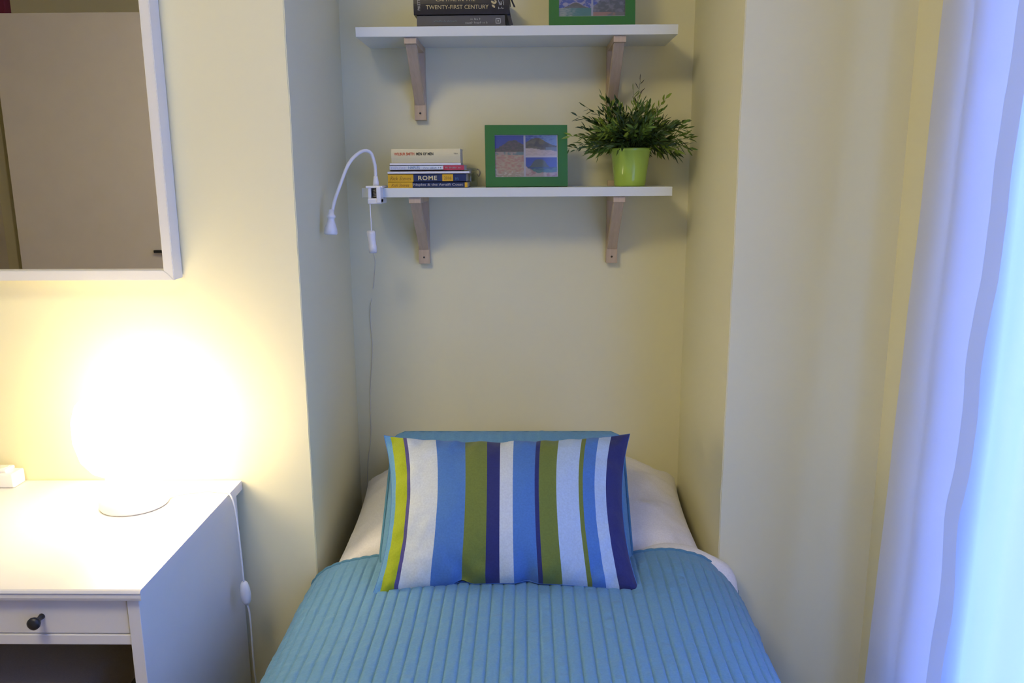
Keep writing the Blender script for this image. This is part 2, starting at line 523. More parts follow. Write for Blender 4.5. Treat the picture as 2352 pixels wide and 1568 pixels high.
# door at the rear of the room, seen in the mirror
door = bpy.data.objects.new('door_1', None); col.objects.link(door); door.location = (-3.9, Y_REAR, 0)
tag(door, kind='structure')
box('leaf', (-4.32, Y_REAR + 0.001, 0.01), (-3.50, Y_REAR + 0.035, 2.05), M['wardrobe'], door, 0.003)
bm = bmesh.new()
add_box(bm, (-3.495, Y_REAR + 0.001, 0), (-3.425, Y_REAR + 0.06, 2.12), 0.006)
add_box(bm, (-4.395, Y_REAR + 0.001, 0), (-4.325, Y_REAR + 0.06, 2.12), 0.006)
add_box(bm, (-4.325, Y_REAR + 0.001, 2.055), (-3.495, Y_REAR + 0.06, 2.12), 0.006)
bm_obj('door_casing', bm, M['wall'], door)
lathe('handle', [(0.0, 0.0), (0.012, 0.0), (0.012, 0.03), (0.02, 0.035), (0.02, 0.05), (0.0, 0.055)], (-3.56, Y_REAR + 0.035, 1.04), M['knob'], door, 16, axis=(0, 1, 0))

# ------------------------------------------------------------------ bed
BX = -0.012
bed = thing('single_bed', (BX, 1.28, 0), 'white single bed base and mattress standing in the alcove', 'bed')
bm = bmesh.new(); add_box(bm, (-0.455, 0.29, 0.13), (0.425, 2.275, 0.28), 0.01); bm_obj('bed_base', bm, M['white'], bed)
bm = bmesh.new(); add_box(bm, (-0.46, 0.285, 0.281), (0.43, 2.28, 0.55), 0.05, 5); bm_obj('mattress', bm, M['linen'], bed, True)
for x in (-0.41, 0.38):
    for y in (0.35, 2.2):
        lathe('leg', [(0.022, 0), (0.028, 0.13)], (x, y, 0), M['birch'], bed, 20)

# quilt: channels run the length of the bed
CH = 0.0245
def cover_profile(a, b, n, zb, drop, ns):
    pts = []
    th0 = 0.0
    top = []
    for i in range(400):
        t = PI * i / 399
        c, s = math.cos(t), math.sin(t)
        x = -a * math.copysign(abs(c) ** (2 / n), c); z = zb + b * abs(s) ** (2 / n)
        top.append(Vector((x, 0, z)))
    path = [Vector((-a - 0.012, 0, drop))] + top + [Vector((a + 0.012, 0, drop))]
    L = [0]
    for i in range(1, len(path)): L.append(L[-1] + (path[i] - path[i - 1]).length)
    out = []
    j = 0
    for k in range(ns + 1):
        s = L[-1] * k / ns
        while j < len(L) - 2 and L[j + 1] < s: j += 1
        t = (s - L[j]) / max(1e-9, L[j + 1] - L[j])
        out.append((path[j].lerp(path[j + 1], t), s))
    return out, L[-1]

def bulge(x, y):
    return 0.030 * sm(0.20, 0.36, x) * (1 - 0.8 * sm(0.40, 0.50, x)) * sm(1.30, 1.68, y)

def quilted_cover(name, y0, y1, nt, a, b, n, zb, drop, mt, puff, parent, hem_fn, perch=12):
    prof, Ltot = cover_profile(a, b, n, zb, drop, 10)
    nch = int(round(Ltot / CH))
    ns = nch * perch
    prof, Ltot = cover_profile(a, b, n, zb, drop, ns)
    N = []
    for k in range(ns + 1):
        d = (prof[min(k + 1, ns)][0] - prof[max(k - 1, 0)][0]).normalized()
        N.append(Vector((-d.z, 0, d.x)))
    vs, fs = [], []
    for j in range(nt + 1):
        t = j / nt
        for k in range(ns + 1):
            p, s = prof[k]
            y = y0 + (hem_fn(p.x, p.z) - y0) * t
            ph = (k % perch) / perch
            pf = 1 - abs(2 * ph - 1) ** 6
            cn = k // perch
            w = fbm(cn * 0.37, y, 10, 3.0) * 0.7 + fbm(cn * 0.31 + ph * 0.02, y, 55, 9.0) * 1.1
            h = puff * pf * (1 + 0.45 * w) + 0.0045 * fbm(p.x, y, 3.2, 5.0) * (1 if p.z > drop + 0.1 else 1.6)
            e = sm(0.0, 0.05, 1 - t)
            h = h * (0.35 + 0.65 * e)
            q = p + N[k] * h
            q.z += bulge(p.x, y)
            vs.append((BX + q.x, y, q.z))
    for j in range(nt):
        for k in range(ns):
            i = j * (ns + 1) + k
            fs.append([i, i + 1, i + ns + 2, i + ns + 1])
    o = obj(name, vs, fs, mt, parent, True)
    return o, [Vector(vs[nt * (ns + 1) + k]) for k in range(0, ns + 1, 4)]

quilt = thing('quilt', (BX, 1.0, 0.61), 'teal blue channel-quilted bedspread covering the bed', 'bedspread')
hem = lambda x, z: 1.745 - 0.035 * sm(0.0, 0.30, x) + 0.012 * math.sin(x * 7) - 0.03 * max(0.0, 0.50 - z)
qo, edge = quilted_cover('quilted_cover', 0.22, 1.745, 230, 0.497, 0.135, 3.0, 0.468, 0.14, M['quilt'], 0.0040, quilt, hem)
v, f = tube_data(edge, 0.0042, 8)
obj('hem_binding', v, f, M['quilt_hem'], quilt, True)

# white duvet under the bedspread, its folded end showing past the hem
def duvet():
    vs, fs = [], []
    nx, ny = 120, 40
    y0, y1 = 1.60, 1.80
    prof, L = cover_profile(0.494, 0.14, 4.6, 0.448, 0.34, nx)
    for j in range(ny + 1):
        t = j / ny
        y = y0 + (y1 - y0) * t
        for i in range(nx + 1):
            p, s = prof[i]
            e = math.sqrt(max(0.0, 1 - sm(0.72, 1.0, t) ** 2))
            x = p.x * (1.0 if p.x > 0 else 1 - 0.10 * sm(0.55, 0.80, t))
            z = p.z - 0.010 - (1 - e) * 0.055 + 0.004 * fbm(p.x, y, 9, 2.2) + 0.042 * sm(0.20, 0.36, p.x) * sm(1.66, 1.74, y) - 0.012 * sm(1.74, 1.70, y)
            vs.append((BX + x, y - (y - 1.60) / 0.20 * 0.038 * sm(0.38, 0.455, p.x), z))
    for j in range(ny):
        for i in range(nx):
            k = j * (nx + 1) + i
            fs.append([k, k + 1, k + nx + 2, k + nx + 1])
    o = obj('white_duvet', vs, fs, M['linen'], None, True)
    return tag(o, 'white duvet edge showing past the bedspread hem beside the alcove corner', 'duvet')
duvet()

def pillow_mesh(W, H, T, nu=60, nv=40, cx=0.05, cy=0.05, pw=0.5, wrinkle=0.003, pleats=0.9, ex=2.6, seed=1.0, cols=None):
    """cushion shape in its own plane: u across, v up, thickness along w; returns front+back grids"""
    us = cols if cols else [-1 + 2 * i / nu for i in range(nu + 1)]
    nu = len(us) - 1
    vs, fs, ucell = [], [], []
    for side in (1, -1):
        for j in range(nv + 1):
            v = -1 + 2 * j / nv
            for i in range(nu + 1):
                u = us[i]
                x = u * W / 2 * (1 - cx * (1 - v * v))
                y = v * H / 2 * (1 - cy * (1 - u * u))
                k = max(0.0, (1 - abs(u) ** ex) * (1 - abs(v) ** ex)) ** pw
                edge = 1 - max(abs(u), abs(v))
                wr = wrinkle * fbm(x, y, 16, seed + side * 3) * (0.4 + 1.2 * sm(0.5, 0.0, edge)) * sm(0, 0.06, edge)
                pleat = wrinkle * pleats * math.sin(x * 95 + 3 * fbm(x, y, 8, seed)) * sm(0.22, 0.03, 1 - abs(v)) * sm(0, 0.05, edge)
                vs.append(Vector((x, y, side * (T / 2 * k + wr + pleat))))
    n1 = (nu + 1) * (nv + 1)
    for s in (0, 1):
        for j in range(nv):
            for i in range(nu):
                a = s * n1 + j * (nu + 1) + i
                q = [a, a + 1, a + nu + 2, a + nu + 1]
                fs.append(q if s == 0 else q[::-1]); ucell.append(i)
    return vs, fs, ucell, us

def place(vs, center, tilt, yaw=0.0, rollz=0.0):
    """tilt: lean back from the vertical (plane's v axis goes up and away)"""
    ct, st = math.cos(tilt), math.sin(tilt)
    ex = Vector((1, 0, 0)); ey = Vector((0, st, ct)); ez = Vector((0, -ct, st))
    Rz = Matrix.Rotation(yaw, 3, 'Z')
    out = []
    for p in vs:
        c, s = math.cos(rollz), math.sin(rollz)
        x, y = p.x * c - p.y * s, p.x * s + p.y * c
        out.append(Vector(center) + Rz @ (ex * x + ey * y + ez * p.z))
    return out

# sleeping pillows
def pillow(name, W, H, T, center, tilt, label, seed, rollz=0.0, bend=None):
    vs, fs, uc, us = pillow_mesh(W, H, T, 70, 46, 0.03, 0.05, 0.42, 0.006, pleats=0.0, seed=seed)
    w = place(vs, center, tilt, 0, rollz)
    if bend: w = [bend(p) for p in w]
    t = thing(name, center, label, 'pillow')
    obj('pillowcase', w, fs, M['linen'], t, True)
    return t
def bend_low(p):
    x = (p.x - BX) / 0.45
    p = p.copy(); p.z -= abs(x) ** 3 * (0.055 if x > 0 else 0.062); return p
pillow('bed_pillow', 0.89, 0.48, 0.15, (-0.016, 1.992, 0.615), math.radians(84), 'lower white pillow lying flat on the mattress, wider of the two', 2.0, 0, bend_low)
def bend_up(p):
    x = (p.x + 0.01) / 0.42
    p = p.copy(); p.z -= 0.125 * max(0, x) ** 2.0 + 0.03 * max(0, -x) ** 3; return p
pillow('bed_pillow', 0.84, 0.42, 0.13, (0.022, 2.080, 0.650), math.radians(80), 'upper white pillow behind the quilted sham, against the alcove wall', 5.0, 0, bend_up)

# quilted sham behind the striped cushion
sham = thing('quilted_sham', (-0.045, 1.72, 0.61), 'teal quilted pillow sham leaning behind the striped cushion', 'pillow')
cols = []
nchan = 24
for c in range(nchan):
    for k in range(5): cols.append(-1 + 2 * (c + k / 5) / nchan)
cols.append(1.0)
vs, fs, uc, us = pillow_mesh(0.575, 0.36, 0.10, nv=40, cx=0.01, cy=0.012, pw=0.45, wrinkle=0.002, seed=8.0, cols=cols)
nu1 = len(us)
def rcorner(p):
    # rounded corners
    hx, hy, r = 0.2875, 0.18, 0.034
    q = p.copy()
    dx, dy = abs(q.x) - (hx - r), abs(q.y) - (hy - r)
    if dx > 0 and dy > 0:
        l = math.hypot(dx, dy)
        mx = max(dx, dy)
        s = mx / l
        q.x = math.copysign(hx - r + dx * s, q.x); q.y = math.copysign(hy - r + dy * s, q.y)
    return q
for i, p in enumerate(vs):
    k = i % nu1
    ph = (k % 5) / 5
    p.z += math.copysign(0.0062 * (1 - abs(2 * ph - 1) ** 3) - 0.002, p.z)
    vs[i] = rcorner(p)
obj('sham_cover', place(vs, (-0.047, 1.820, 0.698), math.radians(48)), fs, M['quilt'], sham, True)
rim = []
for k in range(121):
    a = 2 * PI * k / 120
    c, s = math.cos(a), math.sin(a)
    mxx = max(abs(c), abs(s))
    rim.append(rcorner(Vector((0.2875 * c / mxx, 0.18 * s / mxx, 0))))
v, f = tube_data(place(rim, (-0.047, 1.820, 0.698), math.radians(48)), 0.0035, 6)
obj('sham_piping', v, f, M['quilt_hem'], sham, True)

# striped cushion
stripe_cols = {'light_blue': (0.13, 0.33, 0.56), 'lime': (0.36, 0.44, 0.02), 'purple': (0.10, 0.09, 0.24), 'white': (0.62, 0.68, 0.68), 'blue': (0.085, 0.21, 0.50),
               'olive': (0.17, 0.215, 0.045), 'navy': (0.034, 0.04, 0.15), 'pale': (0.44, 0.57, 0.72)}
SM = {k: mat_fabric('cushion_' + k, c, weave=700, bump=0.3, wrinkle=0.4, wscale=13, var=0.07) for k, c in stripe_cols.items()}
stripes = [('light_blue', .026), ('lime', .080), ('purple', .095), ('white', .215), ('blue', .333), ('olive', .423), ('navy', .476), ('white', .530), ('blue', .621),
           ('navy', .638), ('olive', .711), ('pale', .805), ('olive', .823), ('blue', .874), ('pale', .924), ('navy', 1.0)]
cols, owner = [], []
a = 0.0
for nme, b in stripes:
    k = max(2, int(round((b - a) * 90)))
    for i in range(k):
        cols.append(-1 + 2 * (a + (b - a) * i / k)); owner.append(nme)
    a = b
cols.append(1.0)
vs, fs, uc, us = pillow_mesh(0.572, 0.362, 0.185, nv=64, cx=0.105, cy=0.12, pw=0.56, ex=2.1, wrinkle=0.0060, seed=21.0, cols=cols)
for p in vs:   # gathers along the lower seam
    if p.z < 0: p.z *= 0.75      # pressed flatter where it leans on the sham
    for gx in (-0.095, 0.045):
        d = math.exp(-((p.x - gx) / 0.016) ** 2) * sm(-0.10, -0.172, p.y)
        p.z -= 0.012 * d * (1 if p.z > 0 else -1); p.y += 0.007 * d
    p.x += -0.005 * sm(0, -0.19, p.y) * (p.x / 0.29)
cush = thing('striped_cushion', (-0.045, 1.60, 0.612), 'rectangular cushion with blue, white, navy and olive stripes on the bedspread', 'cushion')
names = list(SM.keys())
CC, CT = (-0.0445, 1.680, 0.728), math.radians(42)
obj('cushion_cover', place(vs, CC, CT, 0, math.radians(0.4)), fs, [SM[k] for k in names], cush, True, [names.index(owner[i]) for i in uc])
seam = []
W, Hh = 0.572, 0.362
for k in range(241):
    a = 2 * PI * k / 240
    c, s = math.cos(a), math.sin(a)
    mxx = max(abs(c), abs(s)); u, v = c / mxx, s / mxx
    x = u * W / 2 * (1 - 0.105 * (1 - v * v)); y = v * Hh / 2 * (1 - 0.12 * (1 - u * u))
    for gx in (-0.095, 0.045):
        y += 0.007 * math.exp(-((x - gx) / 0.016) ** 2) * sm(-0.10, -0.172, y)
    x += -0.005 * sm(0, -0.19, y) * (x / 0.29)
    seam.append(Vector((x, y, 0)))
v, f = tube_data(place(seam, CC, CT, 0, math.radians(0.4)), 0.0009, 5)
obj('seam', v, f, SM['blue'], cush, True)

# ------------------------------------------------------------------ shelves and brackets
def shelf(x0, ztop, label):
    o = box('wall_shelf', (x0, YB - 0.19, ztop - 0.0234), (x0 + 0.79, YB - 0.0005, ztop), M['shelf'], None, 0.0012, 2, origin=(x0 + 0.395, YB - 0.1, ztop - 0.0234))
    return tag(o, label, 'shelf', 'white wall shelves in the alcove')
ZU, ZL = 1.8098, 1.4211
shelf(-0.4173, ZU, 'upper white wall shelf holding the black book and a green frame')
shelf(-0.4184, ZL, 'lower white wall shelf holding the potted plant and paperback stack')

def bracket(xc, ztop, label):
    t = thing('shelf_bracket', (xc, YB, ztop - 0.19), label, 'bracket', 'wooden shelf brackets')
    w = 0.0155
    yb = YB - 0.0005
    z = ztop
    box('wall_arm', (xc - w, yb - 0.022, z - 0.188), (xc + w, yb, z), M['birch'], t, 0.0015)
    box('top_arm', (xc - w, yb - 0.182, z - 0.015), (xc + w, yb - 0.022, z), M['birch'], t, 0.0015)
    # brace from the front of the top arm to the lower wall arm
    p0, p1 = Vector((0, yb - 0.172, z - 0.015)), Vector((0, yb - 0.022, z - 0.150))
    th = 0.017
    prof = [(p0.y, p0.z), (p0.y + th * 1.35, p0.z), (p1.y, p1.z + th * 1.35), (p1.y, p1.z)]
    ww = w * 0.86
    vs = [(xc - ww, y, zz) for y, zz in prof] + [(xc + ww, y, zz) for y, zz in prof]
    fs = [[0, 1, 2, 3], [7, 6, 5, 4], [0, 4, 5, 1], [1, 5, 6, 2], [2, 6, 7, 3], [3, 7, 4, 0]]
    bm = bmesh.new()
    bv = [bm.verts.new(q) for q in vs]
    for q in fs: bm.faces.new([bv[k] for k in q])
    bmesh.ops.bevel(bm, geom=list(bm.edges), offset=0.0012, segments=1, affect='EDGES')
    bm_obj('brace', bm, M['birch'], t)
    lathe('screw', [(0.0, 0.0), (0.0028, 0.0), (0.0024, 0.0012), (0.0, 0.0013)], (xc, yb - 0.022, z - 0.170), M['hole'], t, 12, axis=(0, -1, 0))
zu_, zl_ = ZU - 0.0238, ZL - 0.0238
bracket(-0.2845, zu_, 'wooden shelf bracket under the black book end of the upper shelf')
bracket(0.2320, zu_, 'wooden shelf bracket of the upper shelf, partly behind the plant')
bracket(-0.2850, zl_, 'wooden shelf bracket under the paperback stack on the lower shelf')
bracket(0.2390, zl_, 'wooden shelf bracket below the lime green plant pot')
o = box('wooden_block', (0.2197, 2.215, ZL + 0.0003), (0.2400, 2.235, ZL + 0.0155), M['birch'], None, 0.001, origin=(0.23, 2.225, ZL))
tag(o, 'small brown wooden block on the shelf behind the lime green pot', 'block')

# ------------------------------------------------------------------ books
def book(name, x0, x1, z0, z1, y0, depth, cover, label, group, spine_round=0.0, board=0.0012, yaw=0.0):
    """a book lying flat, its spine towards the room"""
    t = thing(name, ((x0 + x1) / 2, y0 + depth / 2, z0), label, 'book', group)
    b = board
    box('page_block', (x0 + 0.002, y0 + 0.002, z0 + b), (x1 - 0.002, y0 + depth - 0.003, z1 - b), M['paper'], t)
    bm = bmesh.new()
    add_box(bm, (x0, y0, z0), (x1, y0 + depth, z0 + b))
    add_box(bm, (x0, y0, z1 - b), (x1, y0 + depth, z1))
    n = 8
    ring = []
    for k in range(n + 1):
        s = k / n
        ring.append((y0 - spine_round * math.sin(PI * s), z0 + (z1 - z0) * s))
    for xx in (0,):
        va = [bm.verts.new((x0, y, z)) for y, z in ring] ; vb = [bm.verts.new((x1, y, z)) for y, z in ring]
        vc = [bm.verts.new((x0, y0 + b * 1.4, z)) for y, z in ring]; vd = [bm.verts.new((x1, y0 + b * 1.4, z)) for y, z in ring]
        for k in range(n):
            bm.faces.new((va[k], vb[k], vb[k + 1], va[k + 1]))
            bm.faces.new((vc[k], vd[k], vd[k + 1], vc[k + 1]))
            bm.faces.new((va[k], vc[k], vc[k + 1], va[k + 1])); bm.faces.new((vb[k], vd[k], vd[k + 1], vb[k + 1]))
        bm.faces.new((va[0], vb[0], vd[0], vc[0])); bm.faces.new((va[n], vb[n], vd[n], vc[n]))
    bm_obj('cover', bm, cover, t)
    return t

def patch(name, x0, x1, z0, z1, y, mt, parent):
    return box(name, (x0, y - 0.00015, z0), (x1, y, z1), mt, parent)

G1 = 'stack of paperbacks on the lower shelf'
S = ZL + 0.0002
yf = 2.109
# guide to a coast: yellow and navy, bottom of the stack
b = book('paperback_book', -0.3525, -0.1490, S, S + 0.0145, yf, 0.12, M['navy_ink'], 'thin yellow and navy travel guide at the bottom of the stack', G1)
patch('spine_panel', -0.3525, -0.2895, S, S + 0.0140, yf, M['yellow_ink'], b)
patch('spine_panel', -0.1560, -0.1490, S + 0.001, S + 0.0130, yf, M['yellow_ink'], b)
lettering('spine_lettering', 'Rick Steves', -0.3440, -0.2980, S + 0.003, S + 0.0105, yf - .0002, M['brown_ink'], b, shear=0.35)
lettering('spine_lettering', 'Naples & the Amalfi Coast', -0.2870, -0.1600, S + 0.0035, S + 0.0110, yf - .0002, M['pale_ink'], b, bold=0.01)
z = S + 0.0147
b = book('paperback_book', -0.3520, -0.1520, z, z + 0.0205, yf, 0.12, M['navy_ink'], 'yellow and navy travel guide with the word ROME on its spine', G1)
patch('spine_panel', -0.3520, -0.2870, z + .0005, z + 0.0190, yf, M['yellow_ink'], b)
patch('spine_panel', -0.2130, -0.1855, z + .0018, z + 0.0190, yf, M['yellow_ink'], b)
lettering('spine_lettering', 'Rick Steves', -0.3465, -0.2925, z + 0.0045, z + 0.0140, yf - .0002, M['brown_ink'], b, shear=0.35)
lettering('spine_lettering', 'ROME', -0.2745, -0.2265, z + 0.0045, z + 0.0155, yf - .0002, M['cream_ink'], b, bold=0.025, spacing=1.15)
lettering('spine_lettering', '2016', -0.2085, -0.1900, z + 0.006, z + 0.0135, yf - .0002, M['brown_ink'], b)
strokes('spine_emblem', -0.1800, -0.1710, z + 0.004, z + 0.0155, yf, M['blue_ink'], b, 3, 4)
z += 0.0207
b = book('paperback_book', -0.3528, -0.1440, z, z + 0.0058, yf + 0.001, 0.135, M['cover_white'], 'slim white booklet lying on the ROME guide', G1, board=0.0004)
z += 0.0060
b = book('paperback_book', -0.3460, -0.1640, z, z + 0.0028, yf + 0.004, 0.12, M['cover_dark'], 'very thin dark booklet beneath the red-ended guide', G1, board=0.0004)
z += 0.0029
b = book('paperback_book', -0.3470, -0.1565, z, z + 0.0118, yf + 0.001, 0.12, M['cover_pale'], 'white paperback guide with a red block at the end of its spine', G1)
patch('spine_panel', -0.2100, -0.1565, z, z + 0.0116, yf + 0.001, M['cover_red'], b)
lettering('spine_lettering', 'EXPLORE', -0.3430, -0.3060, z + 0.0030, z + 0.0075, yf + .0008, M['lilac_ink'], b)
lettering('spine_lettering', 'NAPLES', -0.2990, -0.2700, z + 0.0030, z + 0.0095, yf + .0008, M['blue_ink'], b, bold=0.01)
strokes('spine_lettering', -0.2660, -0.2260, z + 0.0042, z + 0.0072, yf + .0008, M['blue_ink'], b, 16, 2)
strokes('spine_lettering', -0.2220, -0.2150, z + 0.0042, z + 0.0080, yf + .0008, M['navy_ink'], b, 3, 5)
strokes('spine_lettering', -0.2050, -0.1650, z + 0.0040, z + 0.0080, yf + .0008, M['pale_ink'], b, 12, 3)
z += 0.0119
b = book('paperback_book', -0.3462, -0.1650, z, z + 0.0062, yf + 0.002, 0.115, M['cover_white'], 'slim white booklet beneath the cream paperback', G1, board=0.0004)
z += 0.0064
b = book('paperback_book', -0.3420, -0.1665, z, z + 0.0345, yf + 0.006, 0.11, M['cover_cream'], 'thick cream paperback with red and black lettering on top of the stack', G1, spine_round=0.004)
ys = yf + 0.006 - 0.0040
lettering('spine_lettering', 'WILBUR SMITH', -0.3345, -0.2830, z + 0.0185, z + 0.0255, ys, M['orange_ink'], b, bold=0.03)
lettering('spine_lettering', 'MEN OF MEN', -0.2780, -0.2345, z + 0.0185, z + 0.0255, ys, M['dark_ink'], b, bold=0.03)
lettering('spine_lettering', 'TEA', -0.1830, -0.1720, z + 0.0205, z + 0.0240, ys, M['dark_ink'], b)

G2 = 'books on the upper shelf'
S = ZU + 0.0002
yu = 2.119
b = book('hardback_book', -0.2680, -0.0505, S, S + 0.0290, yu, 0.14, M['cover_grey'], 'charcoal grey book lying flat under the black hardback', G2)
strokes('spine_lettering', -0.2250, -0.1690, S + 0.0130, S + 0.0170, yu, M['dull_ink'], b, 18, 7)
strokes('spine_lettering', -0.1480, -0.0930, S + 0.0085, S + 0.0135, yu, M['pale_ink'], b, 18, 8)
strokes('spine_lettering', -0.1350, -0.1040, S + 0.0175, S + 0.0215, yu, M['pale_ink'], b, 10, 9)
bm = bmesh.new()
for (a0, a1, c0, c1) in ((-.0735, -.0715, .008, .020), (-.0625, -.0605, .008, .020), (-.0735, -.0605, .0185, .0205), (-.0735, -.0605, .008, .010), (-.069, -.065, .013, .0155)):
    add_box(bm, (a0, yu - .0002, S + c0), (a1, yu, S + c1))
bm_obj('spine_emblem', bm, M['pale_ink'], b)
z = S + 0.0292
b = book('hardback_book', -0.2745, -0.0385, z, z + 0.050, yu - 0.004, 0.165, M['cover_black'], 'thick black hardback with gold title lettering on the upper shelf', G2, spine_round=0.003, board=0.003)
ys = yu - 0.004 - 0.0032
lettering('spine_lettering', 'CAPITAL IN THE', -0.2190, -0.1230, z + 0.0300, z + 0.0385, ys, M['gold_ink'], b)
lettering('spine_lettering', 'TWENTY-FIRST CENTURY', -0.2440, -0.0900, z + 0.0120, z + 0.0215, ys, M['gold_ink'], b)
lettering('spine_lettering', 'PIKETTY', -0.2640, -0.2580, z + 0.0100, z + 0.0400, ys, M['pale_ink'], b, rot=90)
bm = bmesh.new()
for k, (cx, cz) in enumerate(((-0.078, z + 0.018), (-0.074, z + 0.026), (-0.080, z + 0.027), (-0.072, z + 0.034), (-0.079, z + 0.036))):
    an = 0.7 if k % 2 else -0.7
    pts = []
    for q in range(8):
        t = 2 * PI * q / 8
        px, pz = 0.0050 * math.cos(t), 0.0026 * math.sin(t)
        pts.append(bm.verts.new((cx + px * math.cos(an) - pz * math.sin(an), ys - .0002, cz + px * math.sin(an) + pz * math.cos(an))))
    bm.faces.new(pts)
bm_obj('spine_emblem', bm, M['gold_ink'], b)
strokes('spine_lettering', -0.0660, -0.0520, z + 0.0110, z + 0.0160, ys, M['pale_ink'], b, 4, 12)
strokes('spine_lettering', -0.0660, -0.0520, z + 0.0200, z + 0.0330, ys, M['pale_ink'], b, 4, 13)
def ribbon(pts, w, parent):
    vs, fs = [], []
    P = catmull(pts, 6)
    for p in P:
        for dy, dx in ((-w, 0), (w, 0), (w, 0.0006), (-w, 0.0006)):
            vs.append((p.x + dy, p.y + dx * 1.2, p.z))
    for i in range(len(P) - 1):
        a = i * 4
        for k in range(4):
            fs.append([a + k, a + (k + 1) % 4, a + 4 + (k + 1) % 4, a + 4 + k])
    fs.append([0, 1, 2, 3]); n = len(vs); fs.append([n - 1, n - 2, n - 3, n - 4])
    obj('ribbon_marker', vs, fs, M['black'], parent)
ribbon([(-0.0440, yu + 0.004, z + 0.020), (-0.0400, yu + 0.002, z - 0.004), (-0.0345, yu + 0.001, S + 0.0045)], 0.0042, b)
ribbon([(-0.0375, yu + 0.02, z + 0.045), (-0.0320, yu + 0.018, z + 0.032), (-0.0265, yu + 0.017, z + 0.0195)], 0.0022, b)

# small clip jar behind the paperbacks
jar = thing('clip_jar', (-0.158, 2.252, ZL), 'small glass clip jar standing behind the paperback stack', 'jar')
lathe('glass_body', [(0.0, 0.0005), (0.020, 0.0005), (0.022, 0.004), (0.022, 0.030), (0.019, 0.036), (0.019, 0.040)], (-0.153, 2.255, ZL), M['jar_glass'], jar, 28)
lathe('lid', [(0.0, 0.0405), (0.0205, 0.0405), (0.0215, 0.044), (0.018, 0.049), (0.0, 0.051)], (-0.153, 2.255, ZL), M['jar_glass'], jar, 28)
tube('wire_clip', [(-0.132, 2.243, ZL + 0.047), (-0.126, 2.240, ZL + 0.044), (-0.1235, 2.239, ZL + 0.036), (-0.127, 2.241, ZL + 0.028), (-0.131, 2.244, ZL + 0.034)], 0.0018, M['steel'], jar, 6)

# ------------------------------------------------------------------ photo frames
def mix(a, b, t): return tuple(a[i] + (b[i] - a[i]) * t for i in range(3))
SKY1, SKY2 = (0.06, 0.10, 0.36), (0.20, 0.32, 0.52)
def scene_beach(u, v, k):
    """little beach photographs: k selects the view"""
    n = fbm(u * 3, v * 3, 2.2, k * 7.1); n2 = fbm(u * 3, v * 9, 3.0, k * 3.3)
    if k == 0:      # tall: hill behind rosy rocks and surf
        c = mix(SKY1, SKY2, sm(0.6, 1.0, 1 - v + 0.5 * n) )
        hill = 0.62 + 0.25 * math.exp(-((u - 0.62) / 0.42) ** 2) + 0.02 * n2
        if v < hill: c = mix((0.10, 0.11, 0.09), (0.17, 0.13, 0.12), sm(-.3, .4, n2))
        if v < 0.60: c = mix((0.18, 0.28, 0.25), (0.45, 0.36, 0.28), sm(0.2, -0.3, u - 0.55 + n))
        if v < 0.53: c = mix((0.48, 0.27, 0.20), (0.50, 0.42, 0.27), sm(-0.4, 0.4, n2 + 0.5 * (0.4 - v)))
        if v < 0.14 + 0.1 * n: c = mix((0.44, 0.36, 0.25), (0.62, 0.58, 0.46), sm(0, .4, n2))
    elif k == 1:    # hill over a bright beach
        c = mix(SKY1, SKY2, sm(0.1, 0.7, u + 0.7 * n2))
        hill = 0.48 + 0.38 * math.exp(-((u - 0.36) / 0.36) ** 2) + 0.02 * n
        if v < hill: c = mix((0.10, 0.10, 0.08), (0.17, 0.16, 0.10), sm(-.3, .3, n))
        if v < 0.40 - 0.16 * u + 0.02 * n and True: c = mix((0.60, 0.50, 0.43), (0.50, 0.43, 0.36), sm(-.3, .3, n2))
        elif v < 0.42 and u > 0.65: c = (0.19, 0.24, 0.23)
    elif k == 2:    # island across a bay
        c = mix(SKY1, (0.12, 0.22, 0.52), sm(0.5, 1.0, 1 - v + n2 * 0.6))
        hill = 0.50 + 0.36 * math.exp(-((u - 0.45) / 0.24) ** 4)
        if v < hill: c = (0.11, 0.14, 0.12)
        if v < 0.50: c = mix((0.05, 0.10, 0.20), (0.10, 0.24, 0.20), sm(0.5, 0.3, v + 0.2 * n2))
        if v < 0.26 + 0.28 * sm(0.35, 0.0, u) + 0.05 * n: c = mix((0.52, 0.42, 0.34), (0.42, 0.24, 0.20), sm(-.1, .4, n))
    elif k == 3:    # lagoon
        c = mix((0.42, 0.38, 0.44), SKY1, sm(0.55, 0.95, v + 0.25 * math.sin(u * 9) + n))
        hill = 0.42 + 0.24 * math.exp(-((u - 0.52) / 0.24) ** 2)
        if v < hill: c = mix((0.13, 0.12, 0.07), (0.15, 0.15, 0.12), sm(-.3, .3, n))
        if v < 0.42: c = mix((0.42, 0.42, 0.32), (0.06, 0.22, 0.17), sm(0.0, 0.75, u + 0.3 * n2 + 0.1))
    else:           # dark headland over orange rocks
        c = mix(SKY1, (0.32, 0.33, 0.37), sm(0.0, 0.25, u + n * 0.4))
        if v < 0.38 + 0.5 * sm(-0.1, 0.4, u) + 0.04 * n2: c = mix((0.10, 0.11, 0.09), (0.20, 0.20, 0.19), sm(-.2, .4, n + 0.5 * (v - .5)))
        if v < 0.24: c = mix((0.42, 0.22, 0.12), (0.18, 0.17, 0.13), sm(0.35, 0.7, u + 0.3 * n))
    return c
